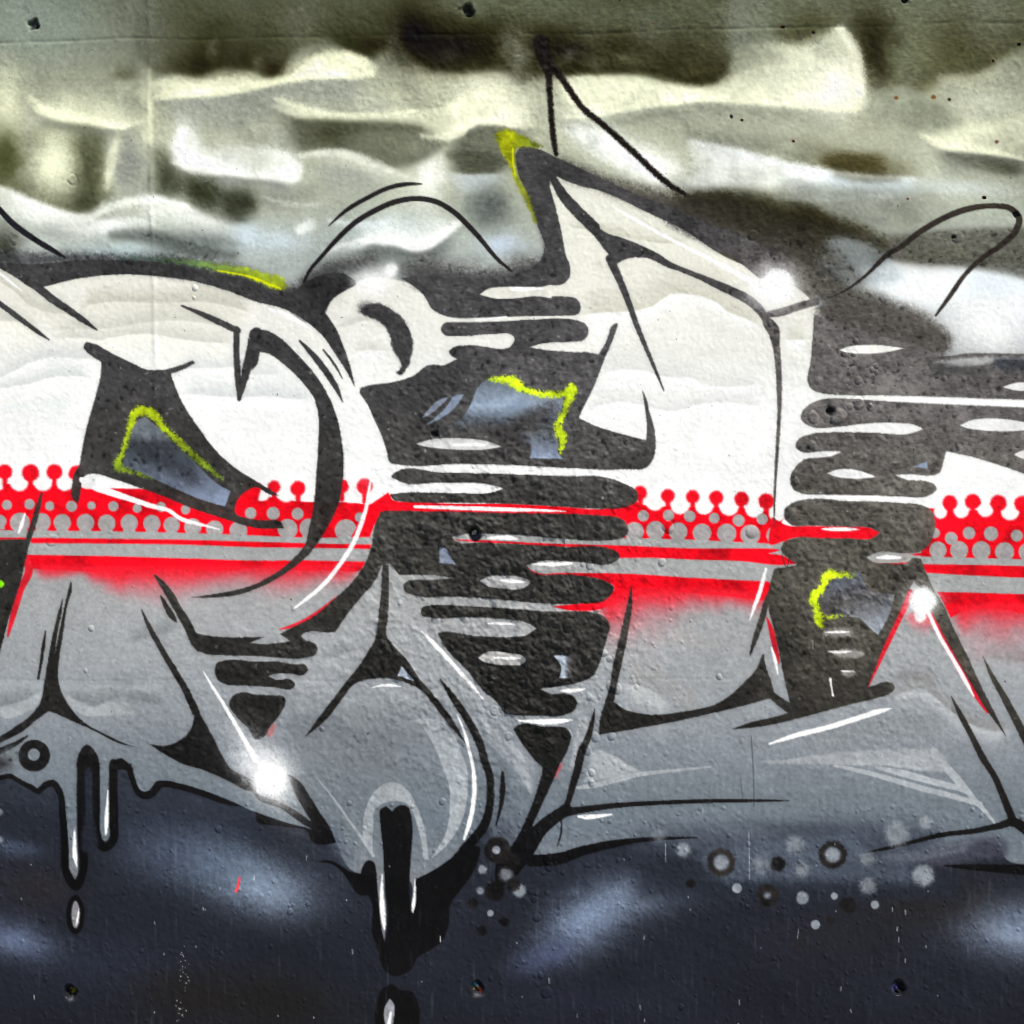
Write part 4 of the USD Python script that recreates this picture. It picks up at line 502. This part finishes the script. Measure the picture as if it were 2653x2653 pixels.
for t, r, lab in (('@23 1580,710,106', 56, 'left one of the three black rings with grey centres'), ('@33 488,655,106', 56, 'middle one of the three black rings, the largest'), ('@33 -5,960,84', 24, 'small black ring low between the larger two')):
    x, y, R, _ = pts(t)[0]; o = f'@00 {x/TS},{y/TS},{r}'; paint(disc(t).difference(disc(o)), (36, 32, 30), .9, 3, 'painted_ring', .45, None, .2, None, lab); paint(disc(o), (142, 148, 156), .9, 4, 'painted_ring', .15, sub='ring_centre')
paint(disc('@13 1825,620,102').difference(disc('@13 1815,618,30')), (26, 24, 24), .95, 2.2, 'painted_ring', .3, None, .15, None, 'black ring beside the crossing lines'); paint(disc('@13 1815,618,30'), (138, 144, 150), .95, 2, 'painted_ring', sub='ring_centre')
for t in '@23 1352,870,36|@33 75,725,56|@33 600,1035,62|@33 470,1150,36|@33 235,1320,26|@13 1805,930,74|@13 1635,1025,44|@13 1710,1225,38|@13 1875,1160,36|@13 1940,700,60|@13 1945,880,50'.split('|'): paint(disc(t), (24, 22, 22), .88, 2.6, 'black_paint_dot', .5, None, .25)
paint(stroke('@03 1810,824,14 1800,880,20 1784,928,22'), (238, 66, 74), .97, 1.2, 'red_fleck')
for t, c in (('@30 105,205,16', (120, 60, 20)), ('@30 335,245,14', (80, 40, 16)), ('@30 965,740,16', (110, 66, 28)), ('@30 1245,735,20', (112, 66, 26)), ('@30 1365,750,14', (90, 50, 24)), ('@30 1890,335,17', (96, 40, 20)), ('@30 1725,1070,15', (96, 44, 50)), ('@30 185,1065,12', (140, 60, 50)), ('@30 1630,1490,15', (50, 20, 24)), ('@30 1690,460,12', (150, 80, 40)), ('@30 1050,1500,8', (190, 90, 60)), ('@20 1735,905,10', (150, 110, 70)), ('@20 1065,180,8', (120, 50, 30))):
    paint(disc(t, .8), c, .85, 2, 'rust_spot', .5)
for k in range(46):       # tiny splashes of white on the dark foot
    x, y = rng.uniform(0, PX), rng.uniform(2180, PX); l = rng.uniform(2, 12) * (rng.random() < .5) + 2.5
    paint(stroke(f'@00 {x/TS},{y/TS},{rng.uniform(5,9)} {(x+rng.uniform(-1.5,1.5))/TS},{(y+l)/TS},{rng.uniform(4,8)}'), (206, 210, 214), .75, 1.2, None, 0)
for k in range(22): paint(disc(f'@03 {1385+rng.normal(0,22)},{1500+rng.normal(0,80)},{rng.uniform(3,6)}', .6, 1.3), (230, 226, 216), .8, 1.2, None, 0);  # glints on the upright joint, painted as pale dots
for k in range(16): paint(disc(f'@03 {1360+rng.normal(0,18)},{1840+rng.normal(0,60)},{rng.uniform(3,6)}', .6, 1.3), (220, 216, 206), .8, 1.2, None, 0)  # more painted glints, lower on the same joint
for t in ('@23 1160,570,8 1162,710,5', '@23 1788,480,7 1795,840,5', '@33 230,1215,6 222,1285,6', '@23 1443,300,5 1445,345,5', '@32 335,970,6 338,1035,5'): paint(stroke(t), (176, 178, 182), .7, 1.2, None, 0)
for t in ('@22 1805,1690,6 1822,1932,8 @23 1828,290,6', '@23 1725,80,5 1745,240,5', '@32 170,350,6 200,320,7 240,335,6', '@32 100,320,7 140,420,8 160,350,6', '@22 395,200,8 395,360,8'): paint(stroke(t), (52, 52, 54), .7, 1.2, None, 0)
# weathering: dirt runs, pin holes, grime towards the top
pale = np.clip((col.mean(2) - 150) / 80, 0, 1); bars = noise(9, 190, .12) * np.clip((col.mean(2) < 110) * 1.0, 0, 1) * np.clip((1500 - Y) / 200, 0, 1) * np.clip((X - 1000) / 200, 0, 1)
col *= (1 + (0.02 * grain + 0.02 * grain2) * (1 - .7 * pale) + .07 * ndi.gaussian_filter(bars, .6))[..., None]
run = np.clip(streak - 1.2, 0, 2) * np.clip((Y - 1900) / 500, 0, 1); col += (run * 7)[..., None]
pin = np.clip(noise(4.5, 77) - 3.05, 0, 1) * (0.4 + 0.6 * (noise(120, 78) > .2)); col *= (1 - 0.75 * pin)[..., None]

# ------------------------------------------------------------------ relief of the concrete under the paint, in millimetres outwards
def zone(text, rx, ry): x, y = at(text + ',0'); return np.exp(-((X - x) / rx) ** 2 - ((Y - y) / ry) ** 2)
def bumps(size, seed): n = fbm(size, seed, 2); return np.maximum(n, -0.5) + 0.4 * np.maximum(n - .7, 0)
rough = 0.21 + 0.12 * np.clip(fbm(260, 90, 3), -1, 1.6)
strong = 0.8 * zone('@12 1500,900', 330, 420) + 0.8 * zone('@22 200,900', 330, 480) + 0.5 * zone('@32 500,700', 330, 420) + 0.3 * zone('@30 300,500', 330, 260) + 0.35 * zone('@20 200,500', 420, 160) + 0.25 * zone('@10 1500,400', 350, 180) + 0.3 * zone('@12 300,1200', 500, 260)
lum = col.mean(2)
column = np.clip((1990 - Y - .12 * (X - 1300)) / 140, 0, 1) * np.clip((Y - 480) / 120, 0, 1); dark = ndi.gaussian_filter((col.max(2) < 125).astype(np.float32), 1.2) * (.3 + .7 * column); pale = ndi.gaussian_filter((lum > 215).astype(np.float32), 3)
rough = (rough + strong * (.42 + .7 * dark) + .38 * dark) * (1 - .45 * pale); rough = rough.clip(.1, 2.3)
peb, pebs = bumps(13, 110), noise(8.5, 130)
crust = np.maximum(fbm(26, 120, 3) - .1, 0) * np.clip(strong, 0, 1)
H = 1.5 * fbm(520, 101, 3) + .5 * noise(60, 105) * .5 + rough * (0.85 * peb + 0.42 * pebs) + 3.4 * crust * (.4 + .6 * dark) + 0.10 * noise(5.5, 140)
# glints painted into the black: lighter on the plaster crests, darker in the hollows
crest_glint = np.clip(.7 * peb + .6 * pebs - .75, 0, 1.6) * dark * column; hollow = np.clip(-.6 * peb - .7 * pebs - .7, 0, 1.4) * dark * column
col += (crest_glint * 9 * np.clip((2050 - Y) / 150, 0, 1))[..., None]; col *= (1 - .34 * hollow)[..., None]
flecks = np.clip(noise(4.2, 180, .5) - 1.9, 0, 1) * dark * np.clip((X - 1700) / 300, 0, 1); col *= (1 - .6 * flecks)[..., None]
H += np.clip((Y - 2000) / 150, 0, 1) * (.34 * bumps(12, 152) + .5 * np.maximum(fbm(40, 155, 3) - .4, 0))
H += 0.16 * noise(7, 150, 5.0) * np.clip((Y - 1700) / 500, 0, 1)                       # runs of thin paint
sx = 374 + (458 - 374) * Y / PX + 5 * noise(140, 160, 1.0)
H += (1.5 + .6 * noise(40, 161)) * np.exp(-((X - sx) / 7.0) ** 2) * np.clip(1.25 - Y / 2000, .45, 1) + 1.0 / (1 + np.exp(-(X - sx) / 6))   # upright joint of the shuttering
sx2 = 1415 + 0.012 * Y + 4 * noise(120, 165); H += 0.9 * np.exp(-((X - sx2) / 5.0) ** 2) * np.clip((Y - 1980) / 300, 0, 1) * (1 + .8 * noise(26, 166))
sy = 112 - 0.02 * X + 3 * noise(200, 170); H -= (1.2 + .5 * noise(30, 171)) * np.exp(-((Y - sy) / 4.5) ** 2)
sy = 1762 + 0.0 * X + 2 * noise(200, 172); H -= 0.5 * np.exp(-((Y - sy) / 4) ** 2) * (X < 1900)
def bump(x, y, r, h, name=None, hollow=0.0, label=None):
    i0, i1 = np.searchsorted(ax, [x - 2 * r, x + 2 * r]); j0, j1 = np.searchsorted(ax, [y - 2 * r, y + 2 * r]); sl = (slice(j0, j1), slice(i0, i1))
    if i1 - i0 < 2 or j1 - j0 < 2: return
    d = np.hypot(X[sl] - x, (Y[sl] - y) * .93) / r * (1 + .1 * noise_small(X[sl] / r, Y[sl] / r))
    H[sl] += h * (np.sqrt(np.clip(1 - d * d, 0, 1)) - hollow * np.exp(-(d / .45) ** 2)) - .25 * h * np.exp(-((d - 1.15) / .22) ** 2)
    if name: parts.append((name, None, label)); pid[sl] = np.where(d < 1.05, len(parts) - 1, pid[sl])
def noise_small(u, v): return np.sin(2.3 * u + 1.1 * v) * np.cos(1.7 * v - .6 * u)
BL = '@22 1135,380,30|@22 590,405,30|@22 640,730,28|@22 690,865,26|@22 770,1560,52|@22 790,1335,40|@22 745,1310,34|@22 270,1640,52|@22 215,1620,34|@22 415,1680,36|@22 630,1700,34|@22 755,1695,30|@22 570,1800,34|@22 150,1745,28|@22 280,1785,26|@22 1180,115,44|@22 1815,150,48|@22 735,1110,22|@22 700,1065,22|@22 470,320,36|@22 660,110,34|@22 570,520,30|@22 1565,1245,22|@22 490,930,30|@22 420,840,40|@22 350,610,20|@22 180,1070,26|@23 605,35,26|@23 603,115,26|@23 265,690,36|@23 285,745,34|@23 260,1690,44|@23 215,1560,24|@23 190,1130,30|@23 170,990,26|@23 1280,1800,22|@31 680,1110,44|@31 620,1135,26|@31 770,1140,28|@31 340,1220,44|@31 815,830,18|@31 785,860,20|@31 820,880,18|@31 680,940,30|@31 660,640,22|@31 575,740,24|@31 645,740,20|@31 330,1430,34|@31 210,1700,26|@31 1410,1205,18|@31 1440,1445,22|@31 1330,925,20|@31 1480,930,20|@31 15,515,20|@31 740,940,18|@12 1800,1500,34|@12 1910,1690,32|@21 710,1500,20|@21 865,1400,24|@13 640,1265,16|@13 260,1080,24|@13 390,1020,18|@03 360,755,18|@03 1650,460,26|@03 880,790,14|@03 1260,885,16|@13 705,265,20|@13 1410,250,26|@01 1470,240,22|@01 1465,315,14|@02 690,880,22|@02 650,1200,16|@12 500,1640,20|@12 1265,655,16'
for k, t in enumerate(BL.split('|')):
    x, y, r, _ = pts(t)[0]; bump(x, y, r * .95, min(3.2, .3 * r + .6), 'paint_blister' if r > 6.5 else None)
g = np.random.default_rng(5)
for k in range(1000):
    x, y = g.uniform(0, PX), g.uniform(2080, PX) if k < 700 else g.uniform(1350, 2000); bump(x, y, g.uniform(3.0, 6.5) if k < 700 else g.uniform(2.6, 5), g.uniform(.8, 2.2) if k < 700 else g.uniform(.4, 1.0))
for k in range(330):
    x, y = g.normal(1480, 150), g.normal(1680, 250); bump(x, y, g.uniform(3.0, 8), g.uniform(.5, 1.6))
def pit(text, depth, name='tie_hole', label=None, rim=.5, ragged=.25):
    x, y, r, _ = pts(text)[0]
    i0, i1 = np.searchsorted(ax, [x - 2 * r, x + 2 * r]); j0, j1 = np.searchsorted(ax, [y - 2 * r, y + 2 * r]); sl = (slice(j0, j1), slice(i0, i1))
    d = np.hypot(X[sl] - x, Y[sl] - y) / r * (1 + ragged * (.6 * noise_small(1.1 * (X[sl] - x) / r + .01 * x, 1.3 * (Y[sl] - y) / r) + .10 * grain2[sl]))
    al = 1 / (1 + np.exp((d - 1) * 9)); H[sl] = H[sl] * (1 - al) - depth * al * (1 + .3 * grain2[sl]) + rim * np.exp(-((d - 1.25) / .2) ** 2)
    col[sl] = col[sl] * (1 - .75 * al[..., None]) + np.array((16, 16, 18)) * .75 * al[..., None]
    parts.append((name, None, label)); pid[sl] = np.where(d < 1.08, len(parts) - 1, pid[sl])
pit('@00 255,185,36', 9, label='small ragged hole at the top left', ragged=.5); pit('@10 1600,80,46', 10, label='ragged hole at the top middle', ragged=.5); pit('@30 1030,-8,30', 10, label='dark hole cut by the top edge at the right')
pit('@03 530,1690,48', 14, label='hole with a pale lower lip at the bottom left', rim=1.6); pit('@13 1672,1655,44', 14, label='hole with blue and orange paint inside, bottom middle', rim=1.2); pit('@33 985,1655,50', 14, label='hole with a bluish floor at the bottom right', rim=.8); pit('@12 1650,170,50', 16, label='round dark hole in the black column')
bump(*[a for a in pts('@02 395,215,44')[0][:3]], 2.2, 'tie_hole', .9, 'filled hole showing as a ring on the thin red stripe'); pit('@31 470,1170,34', 8, 'chipped_spot', 'dark chipped hole in the right column'); bump(*[a for a in pts('@31 530,1210,58')[0][:3]], 4.0, 'chipped_spot', .4, 'lump beside the dark chipped hole'); pit('@11 1350,1345,26', 5, 'chipped_spot', 'small chipped spot in the left column')
bump(*[a for a in pts('@20 1820,1775,36')[0][:3]], 3.2, 'chipped_spot', .3, 'flake on the dark band at the right of the spike'); bump(*[a for a in pts('@00 545,1355,34')[0][:3]], 2.6); bump(*[a for a in pts('@30 1430,1790,40')[0][:3]], 3.0); pit('@30 1398,1790,14', 4, 'chipped_spot'); pit('@20 1655,880,10', 3, 'chipped_spot'); pit('@30 1870,1620,22', 4, 'chipped_spot')
for t, c in (('@13 1655,1640,16', (40, 130, 190)), ('@13 1690,1680,16', (220, 90, 50)), ('@13 1650,1668,10', (210, 190, 80)), ('@03 545,1690,20', (112, 108, 20)), ('@33 960,1660,26', (70, 76, 130)), ('@12 1650,190,30', (70, 70, 74))): paint(disc(t), c, .85, 2.5, None, .3)  # spots of colour inside the holes; the last grey one paints a lit floor
for t in ('@03 530,1745,34', '@13 1675,1725,36'): blob(t, 14, (120, 122, 124), .7)  # lower lips of two holes, light from above put into the colour
# scratches
for t, d in (('@11 1215,975,8 1260,1090,8 1285,1110,6', -1.2), ('@11 1215,990,6 1240,975,8 1330,1045,8', -1.2), ('@22 430,480,12 470,600,16', -2.2), ('@22 265,860,10 275,950,12', -2.0), ('@22 0,60,8 40,20,8', -1.2), ('@12 1830,40,10 1880,105,12 1922,80,10', -1.4), ('@12 1185,60,10 1240,110,10 1270,100,8', -1.4), ('@32 170,350,7 200,320,8 240,335,7', -1), ('@00 1290,1140,10 1330,1100,12', 1.2)):
    r = coverage(stroke(t), 12)
    if r: H[r[:2]] += d * ndi.gaussian_filter(r[2], .7)
# the coats of paint themselves stand a little proud
film = ndi.gaussian_filter((lum < 95).astype(np.float32), .8); H += 0.18 * film
# the relief dies out at the rim of the fine sheet, where the coarser wall goes on
rim = np.minimum(np.minimum(X - ax[0], ax[-1] - X), np.minimum(Y - ax[0], ax[-1] - Y)); H *= np.clip(rim / 30, 0, 1)

# ------------------------------------------------------------------ meshes
wx = lambda x: (x - PX / 2) * S
wz = lambda y: ZC - (y - PX / 2) * S
P = np.stack([wx(X), -H * 0.001, wz(Y)], -1).astype(np.float32)
gy, gx = np.gradient(H * 0.001, STEP * S)
NRM = np.stack([-gx, -np.ones_like(gx), gy], -1); NRM /= np.linalg.norm(NRM, axis=-1, keepdims=True); NRM = NRM.astype(np.float32)
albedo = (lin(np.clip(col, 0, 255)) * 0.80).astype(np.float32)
gloss = np.where(lum < 110, 0.42, 0.6)
M = {}
def paint_material(name, rgh, spec, bump_strength):
    M[name] = usdkit.material(stage, '/World/Looks/' + name, {
        'a': ('attribute', {'attribute': 'paint'}), 'g': ('geometry', {}),
        'n1': ('noise_texture', {'scale': 420.0, 'detail': 3.0, 'roughness': .6}), 'n2': ('noise_texture', {'scale': 1300.0, 'detail': 2.0}),
        'm': ('math', {'math_type': 'add'}), 'b': ('bump', {'strength': bump_strength, 'distance': 0.0012}),
        'r': ('rgb_ramp', {'ramp': [(0.3, (rgh - .12,) * 3), (0.7, (rgh + .12,) * 3)]}),
        'p': ('principled_bsdf', {'specular_ior_level': spec})},
        [('a.color', 'p.base_color'), ('g.position', 'n1.vector'), ('g.position', 'n2.vector'), ('n1.fac', 'm.value1'), ('n2.fac', 'm.value2'), ('m.value', 'b.height'), ('b.normal', 'p.normal'), ('n1.fac', 'r.fac'), ('r.color', 'p.roughness')], surface='p.BSDF')
paint_material('sprayed_paint', .6, .035, .5); paint_material('black_spray_paint', .34, .05, .6); paint_material('gloss_paint', .25, .07, .3)
def sheet(path, v, n, c, faces, m):
    g = UsdGeom.Mesh.Define(stage, path)
    g.CreatePointsAttr(Vt.Vec3fArray.FromNumpy(np.ascontiguousarray(v))); g.CreateFaceVertexCountsAttr(Vt.IntArray.FromNumpy(np.full(len(faces), 4, np.int32)))
    g.CreateFaceVertexIndicesAttr(Vt.IntArray.FromNumpy(faces.astype(np.int32).ravel())); g.CreateSubdivisionSchemeAttr('none')
    if n is not None: g.CreateNormalsAttr(Vt.Vec3fArray.FromNumpy(np.ascontiguousarray(n))); g.SetNormalsInterpolation('vertex')
    UsdGeom.PrimvarsAPI(g).CreatePrimvar('paint', Sdf.ValueTypeNames.Color3fArray, 'vertex').Set(Vt.Vec3fArray.FromNumpy(np.ascontiguousarray(c)))
    UsdShade.MaterialBindingAPI.Apply(g.GetPrim()).Bind(M[m]); return g.GetPrim()
def key(p, **k):
    for a, b in k.items(): p.SetCustomDataByKey(a, b)
wall = UsdGeom.Xform.Define(stage, '/World/graffiti_wall').GetPrim()
key(wall, label='rough concrete wall sprayed with grey, white, red and black graffiti letters', category='wall', kind='thing')
parts.append(('dark_foot', None, 'night-blue sprayed foot of the wall with pale blue glows')); pid[(pid == 0) & (Y > 1950)] = len(parts) - 1
cell = pid[:-1, :-1].ravel()
idx = np.arange(N * N).reshape(N, N)
quads = np.stack([idx[:-1, :-1], idx[1:, :-1], idx[1:, 1:], idx[:-1, 1:]], -1).reshape(-1, 4)
Pf, Nf, Cf = P.reshape(-1, 3), NRM.reshape(-1, 3), albedo.reshape(-1, 3)
order = np.argsort(cell, kind='stable'); cuts = np.searchsorted(cell[order], np.arange(len(parts) + 1))
taken, made = {}, {}
def free(name):
    taken[name] = taken.get(name, -1) + 1
    return name if taken[name] == 0 else f'{name}_{taken[name]:03d}'
DARK = {'black_outline', 'black_bar', 'black_counter', 'paint_drip', 'painted_ring', 'black_paint_dot', 'thin_black_arc', 'tie_hole'}
last = {}
for k in range(len(parts)):
    o = order[cuts[k]:cuts[k + 1]]
    if len(o) < (14 if k else 1): continue
    if k == 0: name, sub, lab = 'wall_face', None, 'unpainted rim and sprayed clouds above, night-blue foot below'
    else: name, sub, lab = parts[k]
    f = quads[o]; u, inv = np.unique(f.ravel(), return_inverse=True)
    if sub and name in last: path = last[name] + '/' + free(sub)
    else: path = '/World/graffiti_wall/' + free(name); last[name] = path
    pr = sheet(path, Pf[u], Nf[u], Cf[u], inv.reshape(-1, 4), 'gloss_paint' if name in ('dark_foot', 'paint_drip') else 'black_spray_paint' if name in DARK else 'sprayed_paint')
    if lab and k: key(pr, label=lab)
# the same wall going on beyond the picture, coarser
far = ndi.gaussian_filter(albedo, (3.2, 3.2, 0)); rimw = (np.clip(rim / 60, 0, 1)[..., None]); far = far * rimw + albedo * (1 - rimw)
def outer(x0, x1, y0, y1, nx, ny):
    xs, ys = np.linspace(x0, x1, nx + 1), np.linspace(y0, y1, ny + 1); U, V = np.meshgrid(xs, ys)
    def fold(a): a = np.abs(a - ax[0]) ; m = 2 * (ax[-1] - ax[0]); a = a % m; return np.minimum(a, m - a) / STEP
    i, j = fold(U).astype(int).clip(0, N - 1), (np.where(V < ax[0], np.minimum(ax[0] - V, 130), np.clip(V - ax[0], 0, ax[-1] - ax[0])) / STEP).astype(int).clip(0, N - 1)
    n = (nx + 1); q = np.arange(n * (ny + 1)).reshape(ny + 1, n)
    fq = np.stack([q[:-1, :-1], q[1:, :-1], q[1:, 1:], q[:-1, 1:]], -1).reshape(-1, 4)
    v = np.stack([wx(U), 0 * U, wz(V)], -1).reshape(-1, 3).astype(np.float32)
    pr = sheet('/World/graffiti_wall/' + free('wall_side'), v, np.tile(np.array([0, -1, 0], np.float32), (len(v), 1)), (lambda c, k: c * (1 - k) + np.array([.21, .22, .17]) * k)(far[j, i], np.clip((ax[0] - V) / 260, 0, .85)[..., None]).astype(np.float32).reshape(-1, 3), fq, 'sprayed_paint')
FOOT, TOP = PX / 2 + ZC / S, PX / 2 - (4.3 - ZC) / S
LEFT, RIGHT = -2900.0, PX + 2900.0
outer(LEFT, ax[0], ax[0], ax[-1], 160, 150); outer(ax[-1], RIGHT, ax[0], ax[-1], 160, 150); outer(LEFT, RIGHT, TOP, ax[0], 400, 40); outer(LEFT, RIGHT, ax[-1], FOOT, 300, 14)
import trimesh
concrete = usdkit.material(stage, '/World/Looks/concrete', {'g': ('geometry', {}), 'n': ('noise_texture', {'scale': 6.0, 'detail': 8.0}), 'n2': ('noise_texture', {'scale': 90.0, 'detail': 4.0}), 'r': ('rgb_ramp', {'ramp': [(.3, (.22, .22, .2)), (.7, (.36, .355, .33))]}), 'b': ('bump', {'strength': .4, 'distance': .004}), 'p': ('principled_bsdf', {'roughness': .85})},
    [('g.position', 'n.vector'), ('g.position', 'n2.vector'), ('n.fac', 'r.fac'), ('r.color', 'p.base_color'), ('n2.fac', 'b.height'), ('b.normal', 'p.normal')], surface='p.BSDF')
L0, R0, T0 = float(wx(LEFT)), float(wx(RIGHT)), float(wz(TOP))
core = trimesh.creation.box((R0 - L0, .30, T0)); core.apply_translation(((L0 + R0) / 2, .17, T0 / 2)); usdkit.mesh(stage, '/World/graffiti_wall/wall_core', core, concrete)
cop = trimesh.creation.box((R0 - L0 + .1, .46, .10)); cop.apply_translation(((L0 + R0) / 2, .14, T0 + .052)); usdkit.mesh(stage, '/World/graffiti_wall/coping', cop, concrete)
# ground and pavement in front of the wall (below the picture)
ground_m = usdkit.material(stage, '/World/Looks/asphalt', {'g': ('geometry', {}), 'n': ('noise_texture', {'scale': 40.0, 'detail': 8.0}), 'r': ('rgb_ramp', {'ramp': [(.3, (.045, .045, .045)), (.7, (.09, .088, .085))]}), 'b': ('bump', {'strength': .5, 'distance': .01}), 'p': ('principled_bsdf', {'roughness': .9})},
    [('g.position', 'n.vector'), ('n.fac', 'r.fac'), ('r.color', 'p.base_color'), ('n.fac', 'b.height'), ('b.normal', 'p.normal')], surface='p.BSDF')
gr = usdkit.mesh(stage, '/World/ground', (np.array([[-400, -400, -.12], [400, -400, -.12], [400, 400, -.12], [-400, 400, -.12]]), np.array([[0, 1, 2, 3]])), ground_m).GetPrim(); key(gr, kind='structure')
pv = trimesh.creation.box((R0 - L0 + 8, 2.6, .2)); pv.apply_translation((0, -1.3, -.104)); pv = usdkit.mesh(stage, '/World/pavement', pv, concrete).GetPrim(); key(pv, kind='structure')
key(sky.GetPrim(), kind='structure')
